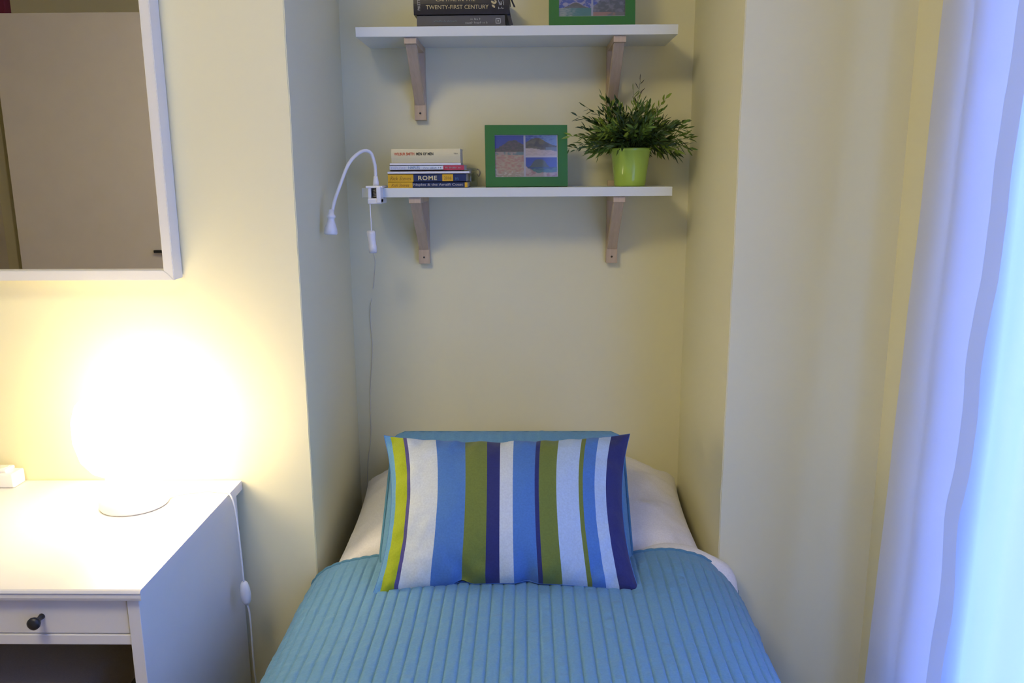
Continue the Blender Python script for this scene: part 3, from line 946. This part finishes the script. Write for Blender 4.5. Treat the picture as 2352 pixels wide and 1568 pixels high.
def print_color(u, v, kind):
    edge = 0.014
    if kind == 0:
        if u > 0.972 or u < 0.012 or v > 0.975 or v < 0.03: return (0.62, 0.64, 0.60)
        if abs(u - 0.475) < edge: return (0.50, 0.50, 0.52)
        if u < 0.475: return scene_beach(u / 0.475, v, 0)
        if abs(v - 0.49) < 0.016: return (0.58, 0.56, 0.54)
        if v > 0.49: return scene_beach((u - 0.475) / 0.5, (v - 0.49) / 0.5, 1)
        return scene_beach((u - 0.475) / 0.5, v / 0.49, 2)
    if u > 0.985 or u < 0.012 or v < 0.035 or v > 0.975: return (0.60, 0.64, 0.56)
    if abs(u - 0.505) < edge: return (0.42, 0.42, 0.44)
    if v > 0.52: return scene_beach(u, (v - 0.52) / 0.48, 1)
    if u < 0.505: return scene_beach(u / 0.5, v / 0.5, 3)
    return scene_beach((u - 0.505) / 0.49, v / 0.5, 4)

def photo_frame(xc, yb, zb, yaw, lean, kind, label):
    W, H, bw, th = 0.213, 0.158, 0.0245, 0.014
    t = thing('photo_frame', (xc, yb, zb), label, 'picture frame', 'green photo frames')
    Rm = Matrix.Rotation(yaw, 3, 'Z') @ Matrix.Rotation(-lean, 3, 'X')
    o = Vector((xc, yb, zb))
    def T(p): return o + Rm @ Vector(p)
    def piece(name, outline, y0, y1, mt):
        bm = bmesh.new()
        a = [bm.verts.new(T((x, y0, z))) for x, z in outline]; b = [bm.verts.new(T((x, y1, z))) for x, z in outline]
        n = len(outline)
        bm.faces.new(a); bm.faces.new(b)
        for k in range(n): bm.faces.new((a[k], a[(k + 1) % n], b[(k + 1) % n], b[k]))
        bmesh.ops.recalc_face_normals(bm, faces=bm.faces)
        return bm_obj(name, bm, mt, t)
    w, h = W / 2, H
    z0 = 0.0015
    piece('frame_rail', [(-w, z0), (w, z0), (w - bw, z0 + bw), (-w + bw, z0 + bw)], 0, th, M['green'])
    piece('frame_rail', [(-w, h), (-w + bw, h - bw), (w - bw, h - bw), (w, h)], 0, th, M['green'])
    piece('frame_rail', [(-w, z0), (-w + bw, z0 + bw), (-w + bw, h - bw), (-w, h)], 0, th, M['green'])
    piece('frame_rail', [(w, z0), (w, h), (w - bw, h - bw), (w - bw, z0 + bw)], 0, th, M['green'])
    # print
    nx, nz = 132, 86
    x0, x1, a0, a1 = -w + bw - .002, w - bw + .002, z0 + bw - .002, h - bw + .002
    vs, fs, cs = [], [], []
    for j in range(nz + 1):
        for i in range(nx + 1):
            u, v = i / nx, j / nz
            vs.append(T((x0 + u * (x1 - x0), 0.006, a0 + v * (a1 - a0))))
            cs.extend((*(c * 0.85 for c in print_color(u, v, kind)), 1.0))
    for j in range(nz):
        for i in range(nx):
            k = j * (nx + 1) + i
            fs.append([k, k + 1, k + nx + 2, k + nx + 1])
    po = obj('photo_collage', vs, fs, M['print'], t)
    at = po.data.color_attributes.new('print', 'FLOAT_COLOR', 'POINT')
    at.data.foreach_set('color', cs)
    vs = [T(p) for p in ((x0, .0045, a0), (x1, .0045, a0), (x1, .0045, a1), (x0, .0045, a1), (x0, .0055, a0), (x1, .0055, a0), (x1, .0055, a1), (x0, .0055, a1))]
    obj('glass', vs, [[0, 1, 2, 3], [7, 6, 5, 4], [0, 4, 5, 1], [1, 5, 6, 2], [2, 6, 7, 3], [3, 7, 4, 0]], M['photo_glass'], t)
    bx = [(-w + .012, z0 + .012), (w - .012, z0 + .012), (w - .012, h - .012), (-w + .012, h - .012)]
    piece('backing', bx, 0.0085, 0.0125, M['black'])
    st = [(-0.02, 0.002), (0.02, 0.002), (0.012, 0.09), (-0.012, 0.09)]
    bm = bmesh.new()
    a = [bm.verts.new(T((x, th + (0.042 if z < .05 else 0.0), z))) for x, z in st]; b = [bm.verts.new(T((x, th + .0025 + (0.042 if z < .05 else 0.0), z))) for x, z in st]
    bm.faces.new(a); bm.faces.new(b)
    for k in range(4): bm.faces.new((a[k], a[(k + 1) % 4], b[(k + 1) % 4], b[k]))
    bm_obj('easel_strut', bm, M['black'], t)
    return t
photo_frame(0.0035, 2.139, ZL, math.radians(6), math.radians(7), 0, 'green photo frame with a beach collage beside the potted plant')
photo_frame(0.1650, 2.129, ZU, math.radians(0), math.radians(7), 1, 'green photo frame with a beach collage on the upper shelf')

# ------------------------------------------------------------------ potted plant
PXc, PYc = 0.2725, 2.172
plant = thing('potted_plant', (PXc, PYc, ZL), 'bushy green plant in a lime green pot on the lower shelf', 'plant')
lathe('pot', [(0.0, 0.0005), (0.038, 0.0005), (0.0405, 0.003), (0.0420, 0.020), (0.0505, 0.088), (0.0535, 0.0895), (0.0540, 0.0955), (0.0530, 0.0975), (0.0510, 0.0970), (0.0490, 0.088), (0.0, 0.086)], (PXc, PYc, ZL), M['lime'], plant, 56)
lathe('soil', [(0.0485, 0.0865), (0.047, 0.0935), (0.03, 0.099), (0.0, 0.101)], (PXc, PYc, ZL), M['soil'], plant, 32)

def sprig(base, az, el, length, seed, lm, nleaf):
    rnd = random.Random(seed)
    d = Vector((math.cos(az) * math.cos(el), math.sin(az) * math.cos(el), math.sin(el)))
    pts = [Vector(base)]
    p = Vector(base)
    n = 9
    dirv = Vector((d.x * 0.45, d.y * 0.45, max(0.55, d.z + 0.5))).normalized()
    for i in range(n):
        t = (i + 1) / n
        dirv = (dirv * 0.72 + d * 0.40 + Vector((rnd.uniform(-.1, .1), rnd.uniform(-.1, .1), rnd.uniform(-.08, .08) - 0.10 * t * (1 if el < 0.9 and math.sin(az) > -0.35 else 0)))).normalized()
        p = p + dirv * (length / n)
        p.y = min(p.y, YB - 0.02); p.x = min(p.x, XR - 0.03)
        pts.append(p.copy())
    v, f = tube_data(catmull(pts, 2), lambda t: 0.0011 - 0.0007 * t, 4)
    mi = [0] * len(f)
    path = catmull(pts, 6)
    for k in range(nleaf):
        t = 0.22 + 0.78 * (k + rnd.uniform(-.2, .2)) / (nleaf - 1)
        t = max(0.15, min(1.0, t))
        i = min(len(path) - 2, int(t * (len(path) - 1)))
        o = path[i]; tan = (path[i + 1] - path[i]).normalized()
        side = tan.cross(Vector((0, 0, 1)))
        side = side.normalized() if side.length > 0.05 else Vector((1, 0, 0))
        ang = rnd.uniform(0, 2 * PI)
        out = (side * math.cos(ang) + tan.cross(side) * math.sin(ang)).normalized()
        sp = 0.75 if t < 0.97 else 0.1
        ld = (tan * rnd.uniform(0.6, 1.0) + out * sp * rnd.uniform(0.5, 1.1) + Vector((0, 0, rnd.uniform(-.15, .25)))).normalized()
        ll = rnd.uniform(0.019, 0.034) * (1.0 - 0.25 * abs(t - 0.5))
        wd = ll * rnd.uniform(0.10, 0.155)
        nn = ld.cross(out); nn = nn.normalized() if nn.length > 0.05 else Vector((0, 0, 1))
        nn2 = ld.cross(nn).normalized()
        cup = nn2 * wd * 0.45
        a = len(v)
        droop = Vector((0, 0, -ll * 0.10))
        pp = [o, o + ld * ll * .35 + nn * wd - cup, o + ld * ll * .35 - nn * wd - cup, o + ld * ll * .38, o + ld * ll * .72 + nn * wd * .7 - cup + droop * .5, o + ld * ll * .72 - nn * wd * .7 - cup + droop * .5, o + ld * ll * .72 + droop * .4, o + ld * ll + droop]
        for q in pp:
            q.y = min(q.y, YB - 0.003); q.x = min(q.x, XR - 0.004)
            v.append(q)
        for q in ([0, 1, 3], [0, 3, 2], [1, 4, 6, 3], [3, 6, 5, 2], [4, 7, 6], [6, 7, 5]):
            f.append([a + j for j in q]); mi.append(1)
    return obj('leafy_sprig', v, f, [M['stem'], lm], plant, True, mi)
rs = random.Random(11)
nsp = 120
for k in range(nsp):
    az = 2 * PI * (k * 0.618034 % 1.0)
    q = k / nsp
    el = math.radians(-20 + 94 * q ** 1.15 + rs.uniform(-9, 9))
    if math.sin(az) < -0.35: el = max(el, math.radians(16))
    ln = 0.134 - 0.028 * math.sin(max(0, el)) + rs.uniform(-0.052, 0.008)
    if math.sin(az) > 0.3: ln *= 0.70
    lm = rs.choice([M['leaf'], M['leaf'], M['leaf_light'], M['leaf_dark'], M['leaf_dark'], M['leaf_light'] if el > .2 else M['leaf']])
    rr = 0.032 * math.sqrt(rs.random())
    aa = az + rs.uniform(-.6, .6)
    sprig((PXc + rr * math.cos(aa), PYc + rr * math.sin(aa), ZL + 0.098), az, el, ln, 100 + k, lm, rs.choice((16, 18, 21)))
for k in range(30):
    az = rs.uniform(0, 2 * PI); el = math.radians(rs.uniform(42, 82))
    ln = rs.uniform(0.085, 0.135) * (0.85 if math.sin(az) > 0.3 else 1.0)
    rr = 0.028 * math.sqrt(rs.random())
    sprig((PXc + rr * math.cos(az), PYc + rr * math.sin(az), ZL + 0.098), az, el, ln, 900 + k, M[rs.choice(('leaf_light', 'leaf_light', 'leaf', 'leaf_dark'))], rs.choice((12, 14, 16)))
# a few stray sprigs that set the outline
for (az, el, ln, lm) in ((1.15, 1.36, 0.172, 'leaf_brown'), (3.22, 0.52, 0.150, 'leaf_dark'), (3.00, 0.74, 0.145, 'leaf_dark'), (0.05, 0.42, 0.140, 'leaf_dark'), (-0.12, 0.02, 0.145, 'leaf'),
                         (3.3, 0.12, 0.150, 'leaf_light'), (3.05, -0.05, 0.155, 'leaf'), (2.5, 1.0, 0.150, 'leaf'), (1.4, 1.2, 0.150, 'leaf_light'), (0.4, 0.95, 0.150, 'leaf_light'), (3.5, -0.22, 0.140, 'leaf_dark'), (-0.35, -0.18, 0.140, 'leaf'), (4.0, -0.30, 0.085, 'leaf'), (3.75, -0.25, 0.120, 'leaf_dark'), (5.6, -0.20, 0.110, 'leaf_dark'), (4.3, -0.1, 0.075, 'leaf_dark')):
    sprig((PXc + 0.02 * math.cos(az), PYc + 0.012 * math.sin(az), ZL + 0.098), az, el, ln, int(az * 1000) + 5, M[lm], 13)

# ------------------------------------------------------------------ clip-on reading lamp
rl = thing('reading_lamp', (-0.385, 2.095, ZL), 'white clip-on gooseneck reading lamp clamped to the lower shelf', 'lamp')
bm = bmesh.new()
add_box(bm, (-0.4030, 2.070, ZL + 0.0006), (-0.3600, 2.150, ZL + 0.0062), 0.002)
add_box(bm, (-0.3985, 2.066, ZL - 0.0385), (-0.3640, 2.150, ZL - 0.0242), 0.003)
add_box(bm, (-0.3750, 2.062, ZL - 0.0360), (-0.3640, 2.0985, ZL + 0.0050), 0.002)
add_box(bm, (-0.3985, 2.074, ZL - 0.0360), (-0.3905, 2.0985, ZL + 0.0050), 0.002)
bm_obj('clamp', bm, M['plastic'], rl)
coil = []
for k in range(97):
    a = 2 * PI * k / 16
    coil.append(Vector((-0.3815 + 0.0052 * math.cos(a), 2.082 + 0.0052 * math.sin(a), ZL - 0.0225 + 0.022 * k / 96)))
v, f = tube_data(coil, 0.0011, 5)
obj('spring', v, f, M['steel'], rl, True)
box('clamp_shadow_plate', (-0.3895, 2.0925, ZL - 0.0235), (-0.3745, 2.0975, ZL + 0.0005), M['black'], rl)  # added black sheet, paints the shade behind the spring between the clamp posts
lathe('neck_socket', [(0.0085, 0.0), (0.0075, 0.010), (0.0055, 0.022), (0.0045, 0.026)], (-0.3790, 2.085, ZL + 0.0055), M['plastic'], rl, 20)
neck = [(-0.3790, 2.085, ZL + 0.025), (-0.3785, 2.082, 1.470), (-0.3790, 2.076, 1.4835), (-0.3845, 2.065, 1.5070), (-0.3970, 2.050, 1.5133), (-0.4130, 2.030, 1.5034), (-0.4320, 2.010, 1.4773), (-0.4540, 1.985, 1.4158), (-0.4620, 1.968, 1.3840), (-0.4650, 1.960, 1.3600)]  # neck and cord points back-projected from image pixels at chosen depths, entered as constants
tube('gooseneck', neck, 0.0042, M['plastic'], rl, 10)
lathe('head', [(0.0, -0.0425), (0.0135, -0.0430), (0.0165, -0.0400), (0.0150, -0.0300), (0.0105, -0.0160), (0.0078, -0.0080), (0.0085, -0.004), (0.0105, -0.002), (0.0105, 0.002), (0.0070, 0.006), (0.0055, 0.016), (0.0, 0.017)], (-0.4665, 1.957, 1.3580), M['plastic'], rl, 28, axis=(0.06, 0.05, 1))
swx = -0.3925
tube('cord', [(-0.3935, 2.072, ZL - 0.036), (-0.3935, 2.071, 1.365), (-0.3925, 2.070, 1.340), (swx, 2.070, 1.314)], 0.0016, M['plastic'], rl, 6)
bm = bmesh.new()
segs = [(1.3160, .0100, -.3935), (1.3060, .0105, -.3930), (1.2960, .0088, -.3922), (1.2850, .0088, -.3914), (1.2740, .0100, -.3905), (1.2590, .0096, -.3900)]
rings = []
for zz, hw, xc in segs:
    rings.append([bm.verts.new((xc + sx * hw, 2.070 + sy * 0.006, zz)) for sx, sy in ((-1, -1), (1, -1), (1, 1), (-1, 1))])
for i in range(len(rings) - 1):
    for k in range(4): bm.faces.new((rings[i][k], rings[i][(k + 1) % 4], rings[i + 1][(k + 1) % 4], rings[i + 1][k]))
bm.faces.new(rings[0]); bm.faces.new(rings[-1])
bmesh.ops.bevel(bm, geom=[e for e in bm.edges], offset=0.0016, segments=2, affect='EDGES')
bm_obj('cord_switch', bm, M['plastic'], rl, True)
tube('cord', [(-0.3910, 2.070, 1.262), (-0.392, 2.10, 1.235), (-0.415, 2.20, 1.18), (-0.4330, 2.284, 1.150), (-0.4466, 2.286, 1.0652), (-0.4450, 2.286, 0.9631), (-0.4563, 2.286, 0.8329), (-0.4600, 2.286, 0.7000), (-0.4718, 2.286, 0.6183), (-0.4835, 2.286, 0.45)], 0.0010, M['cord'], rl, 6)

# ------------------------------------------------------------------ mirror
mir = thing('wall_mirror', (-1.10, YW, 1.24), 'large white-framed wall mirror hanging above the desk', 'mirror')
mx0, mx1, mz0, mz1, my0, my1, mw = -1.50, -0.7555, 1.2365, 2.40, 1.721, 1.7665, 0.0215
def rail(outline):
    bm = bmesh.new()
    a = [bm.verts.new((x, my0, z)) for x, z in outline]; b = [bm.verts.new((x, my1, z)) for x, z in outline]
    bm.faces.new(a); bm.faces.new(b)
    for k in range(4): bm.faces.new((a[k], a[(k + 1) % 4], b[(k + 1) % 4], b[k]))
    bmesh.ops.recalc_face_normals(bm, faces=bm.faces)
    bmesh.ops.bevel(bm, geom=list(bm.edges), offset=0.0012, segments=2, affect='EDGES')
    bm_obj('frame_rail', bm, M['frame_white'], mir)
rail([(mx0, mz0), (mx1, mz0), (mx1 - mw, mz0 + mw), (mx0 + mw, mz0 + mw)])
rail([(mx0, mz1), (mx0 + mw, mz1 - mw), (mx1 - mw, mz1 - mw), (mx1, mz1)])
rail([(mx0, mz0), (mx0 + mw, mz0 + mw), (mx0 + mw, mz1 - mw), (mx0, mz1)])
rail([(mx1, mz0), (mx1, mz1), (mx1 - mw, mz1 - mw), (mx1 - mw, mz0 + mw)])
box('mirror_glass', (mx0 + mw - .004, 1.738, mz0 + mw - .004), (mx1 - mw + .004, 1.742, mz1 - mw + .004), M['mirror'], mir)
box('backing', (mx0 + mw - .002, 1.743, mz0 + mw - .002), (mx1 - mw + .002, 1.7655, mz1 - mw + .002), M['black'], mir)

# ------------------------------------------------------------------ desk
DZ = 0.7634
desk = thing('dressing_table', (-1.16, 1.51, 0), 'white painted dressing table with a drawer and dark knob', 'table')
bm = bmesh.new()
prof = [(1.7650, DZ), (1.2640, DZ), (1.2600, DZ - .0010), (1.2575, DZ - .0035), (1.2570, DZ - .0050), (1.2610, DZ - .0060), (1.2590, DZ - .0090), (1.2585, DZ - .0140), (1.2600, DZ - .0190), (1.2640, DZ - .0215), (1.7650, DZ - .0215)]
a = [bm.verts.new((-1.66, y, z)) for y, z in prof]; b = [bm.verts.new((-0.6605, y, z)) for y, z in prof]
bm.faces.new(a); bm.faces.new(b)
for k in range(len(prof)): bm.faces.new((a[k], a[(k + 1) % len(prof)], b[(k + 1) % len(prof)], b[k]))
bm_obj('tabletop', bm, M['desk_white'], desk)
zt = DZ - 0.0217
box('side_panel', (-0.6920, 1.270, 0.0), (-0.6700, 1.752, zt), M['desk_white'], desk, 0.0015)
box('side_panel', (-1.6500, 1.270, 0.0), (-1.6280, 1.752, zt), M['desk_white'], desk, 0.0015)
box('back_panel', (-1.6275, 1.735, 0.35), (-0.6925, 1.750, zt), M['desk_white'], desk)
box('lower_rail', (-1.6275, 1.272, 0.6530), (-0.6925, 1.292, 0.6715), M['desk_white'], desk, 0.0015)
box('drawer_bottom', (-1.6275, 1.294, 0.6600), (-0.6925, 1.733, 0.6700), M['desk_white'], desk)
dr = box('drawer', (-1.6255, 1.2745, 0.6735), (-0.6945, 1.2925, zt - 0.0015), M['desk_white'], desk, 0.0015)
for kx in (-0.8460, -1.4740):
    lathe('knob', [(0.0, 0.0), (0.0055, 0.0), (0.0045, 0.006), (0.0045, 0.014), (0.0095, 0.019), (0.0112, 0.023), (0.0108, 0.027), (0.0070, 0.0295), (0.0, 0.030)], (kx, 1.2744, 0.7060), M['knob'], dr, 28, axis=(0, -1, 0))

# grey stool under the desk
st = thing('upholstered_stool', (-1.05, 1.42, 0), 'dark grey upholstered stool pushed under the dressing table', 'stool')
bm = bmesh.new(); add_box(bm, (-1.26, 1.20, 0.40), (-0.835, 1.62, 0.515), 0.022, 4); bm_obj('seat', bm, M['grey_fabric'], st, True)
for x in (-1.22, -0.875):
    for y in (1.24, 1.58):
        box('leg', (x - .016, y - .016, 0), (x + .016, y + .016, 0.399), M['black'], st, 0.002)

# white socket adapter at the far left of the desk
ad = thing('power_adapter', (-1.235, 1.735, DZ), 'small white power adapter lying on the left of the desk', 'adapter')
bm = bmesh.new(); add_box(bm, (-1.300, 1.716, DZ + .0005), (-1.162, 1.760, DZ + 0.034), 0.005, 3); bm_obj('housing', bm, M['plastic'], ad, True)
bm = bmesh.new(); add_box(bm, (-1.290, 1.722, DZ + .0335), (-1.180, 1.756, DZ + 0.043), 0.004, 3); bm_obj('socket_rim', bm, M['plastic'], ad, True)
lathe('socket_recess', [(0.0, 0.0), (0.012, 0.0), (0.012, 0.0012), (0.009, 0.0014), (0.0, 0.0006)], (-1.1960, 1.739, DZ + 0.0428), M['plastic_cream'], ad, 24)
lathe('status_hole', [(0.0, 0.0), (0.0045, 0.0), (0.0040, 0.0008), (0.0, 0.0009)], (-1.1990, 1.7161, DZ + 0.014), M['black'], ad, 16, axis=(0, -1, 0))

# ------------------------------------------------------------------ table lamp
LX, LY = -0.845, 1.630
lamp = thing('table_lamp', (LX, LY, DZ), 'glowing white table lamp lit on the dressing table', 'lamp')
lathe('base', [(0.0, 0.0008), (0.068, 0.0008), (0.070, 0.004), (0.070, 0.016), (0.066, 0.026), (0.058, 0.040), (0.053, 0.058), (0.051, 0.074), (0.0, 0.076)], (LX, LY, DZ), M['lamp_base'], lamp, 56)
shade = [(0.056, 0.0765), (0.078, 0.090), (0.095, 0.115), (0.104, 0.155), (0.103, 0.198), (0.094, 0.228), (0.074, 0.248), (0.045, 0.258), (0.0, 0.262)]
lathe('lamp_shade', shade, (LX, LY, DZ), M['lamp_shade'], lamp, 48)
tube('cord', [(LX + 0.062, LY + 0.020, DZ + 0.004), (-0.7697, 1.6751, DZ + .0028), (-0.7193, 1.6951, DZ + .0024), (-0.6850, 1.6900, DZ + .0030), (-0.6620, 1.6800, DZ + .0055), (-0.6480, 1.6720, DZ - 0.012), (-0.6400, 1.6650, DZ - 0.060), (-0.6360, 1.6610, 0.640), (-0.6340, 1.6600, 0.5640)], 0.0020, M['plastic'], lamp, 7)
sw = lathe('cord_switch', [(0.0, -0.029), (0.005, -0.0285), (0.0095, -0.020), (0.0115, -0.006), (0.0110, 0.010), (0.0085, 0.022), (0.005, 0.0275), (0.0, 0.028)], (-0.6325, 1.6610, 0.5370), M['plastic'], lamp, 20, axis=(-0.06, 0, 1))
tube('cord', [(-0.6310, 1.6620, 0.5090), (-0.6280, 1.6650, 0.4700), (-0.6300, 1.6750, 0.3000), (-0.6200, 1.7000, 0.1000), (-0.5900, 1.7000, 0.0100)], 0.0020, M['plastic'], lamp, 7)

# ------------------------------------------------------------------ ceiling lamp, out of frame above
cl = thing('ceiling_lamp', (-0.90, 0.18, CEIL), 'round warm ceiling lamp in the middle of the room', 'lamp')
lathe('lamp_canopy', [(0.0, -0.03), (0.10, -0.03), (0.11, -0.001), (0.0, -0.0005)], (-0.90, 0.18, CEIL), M['white'], cl, 32)
lathe('lamp_bowl', [(0.0, -0.105), (0.16, -0.100), (0.30, -0.085), (0.35, -0.060), (0.355, -0.035), (0.0, -0.032)], (-0.90, 0.18, CEIL), mat_emit('lit_ceiling_bowl', CEILING_LAMP_COLOR, CEILING_LAMP_STRENGTH), cl, 32)

# ------------------------------------------------------------------ curtains
def curtain_sheet(name, ya, yb, xfn, ny, nz, mt, label, group, z0=0.02, z1=2.42, yfn=None, hem_w=None):
    vs, fs, hf = [], [], []
    for j in range(nz + 1):
        z = z0 + (z1 - z0) * j / nz
        for i in range(ny + 1):
            t = i / ny
            y = yfn(t, z) if yfn else ya + (yb - ya) * t
            vs.append((xfn(t, y, z), y, z))
    for j in range(nz):
        for i in range(ny):
            a = j * (ny + 1) + i
            (hf if hem_w and i >= ny - hem_w else fs).append([a, a + 1, a + ny + 2, a + ny + 1])
    t = thing(name, (vs[0][0], ya, z0), label, 'curtain', group)
    obj('curtain_cloth', vs, fs, mt, t, True)
    if hf:
        used = sorted(set(k for q in hf for k in q)); ix = {k: n for n, k in enumerate(used)}
        obj('side_hem', [vs[k] for k in used], [[ix[k] for k in q] for q in hf], M['curtain_hem'], t, True)
    return t, vs

# opaque side panel: edge by the wall corner, wavy free hem towards the camera
def pan_y(t, z):
    s = (z - 0.4) / 1.35
    y_wall = 1.548
    y_free = 1.241 - 0.036 * max(0.0, (z - 0.75) / 0.85) ** 1.2 + 0.0025 * math.sin(z * 23) + 0.005 * fbm(z, 0, 7, 4.0)
    return y_wall + (y_free - y_wall) * t
def pan_x(t, y, z):
    s = (z - 0.4) / 1.35
    x_wall = 0.716 + 0.026 * s
    x_free = 0.700 + 0.002 * math.sin(z * 19 + 1)
    x = x_wall + (x_free - x_wall) * t
    return x + 0.004 * math.sin(t * PI * 1.0) + 0.008 * math.sin(t * 6.5 + 0.25 * z) * (0.5 + 0.5 * t) + 0.003 * fbm(y, z * 0.4, 6, 1.0)
pn, pv = curtain_sheet('window_curtain', 1.548, 1.23, pan_x, 60, 120, M['curtain'], 'white cloth curtain panel hanging beside the wall corner', 'window curtains', yfn=pan_y, hem_w=8)
def sheer_x(t, y, z):
    return 0.770 + 0.010 * math.sin(y * 34 + 0.5 * math.sin(z * 1.3)) + 0.006 * math.sin(y * 61 + 1.0 + 0.3 * z) + 0.002 * fbm(y, z * 0.3, 5, 8.0)
curtain_sheet('sheer_curtain', 1.40, -1.65, sheer_x, 540, 50, M['sheer'], 'sheer voile curtain drawn across the window', 'window curtains')
rod = thing('curtain_rod', (0.745, 0.3, 2.45), 'steel curtain rod fixed above the window', 'curtain rod')
lathe('rod', [(0.0, -1.68), (0.011, -1.68), (0.011, 1.68), (0.0, 1.68)], (0.745, 0.0, 2.435), M['steel'], rod, 20, axis=(0, 1, 0))
for y in (-1.5, 0.1, 1.6):
    box('rod_bracket', (0.757, y - .01, 2.427), (0.799, y + .01, 2.443), M['steel'], rod)

# ------------------------------------------------------------------ wardrobe across the room (seen in the mirror)
wd = thing('wardrobe', (-2.13, -1.66, 0), 'tall pale wardrobe reflected in the mirror', 'wardrobe')
wx0, wx1, wy0, wy1 = -3.045, -1.20, -1.985, -1.388
box('carcass', (wx0, wy0, 0), (wx1, wy1, 2.36), M['wardrobe'], wd, 0.002)
for a, b, hx in ((wx0 + .001, wx0 + 0.928, wx0 + 0.86), (wx0 + 0.932, wx1 - .001, wx1 - 0.86)):
    d = box('wardrobe_door', (a, wy1 + 0.001, 0.05), (b, -1.366, 2.358), M['wardrobe'], wd, 0.002)
    box('handle', (hx - 0.040, -1.3655, 0.998), (hx + 0.035, -1.343, 1.014), M['knob'], d, 0.003)
o = box('storage_box', (-3.06, -1.46, 2.3605), (-2.972, -1.40, 2.62), M['burgundy'], None, 0.004, origin=(-3.0, -1.6, 2.3605))
tag(o, 'dark red box on top of the wardrobe, reflected in the mirror corner', 'box')
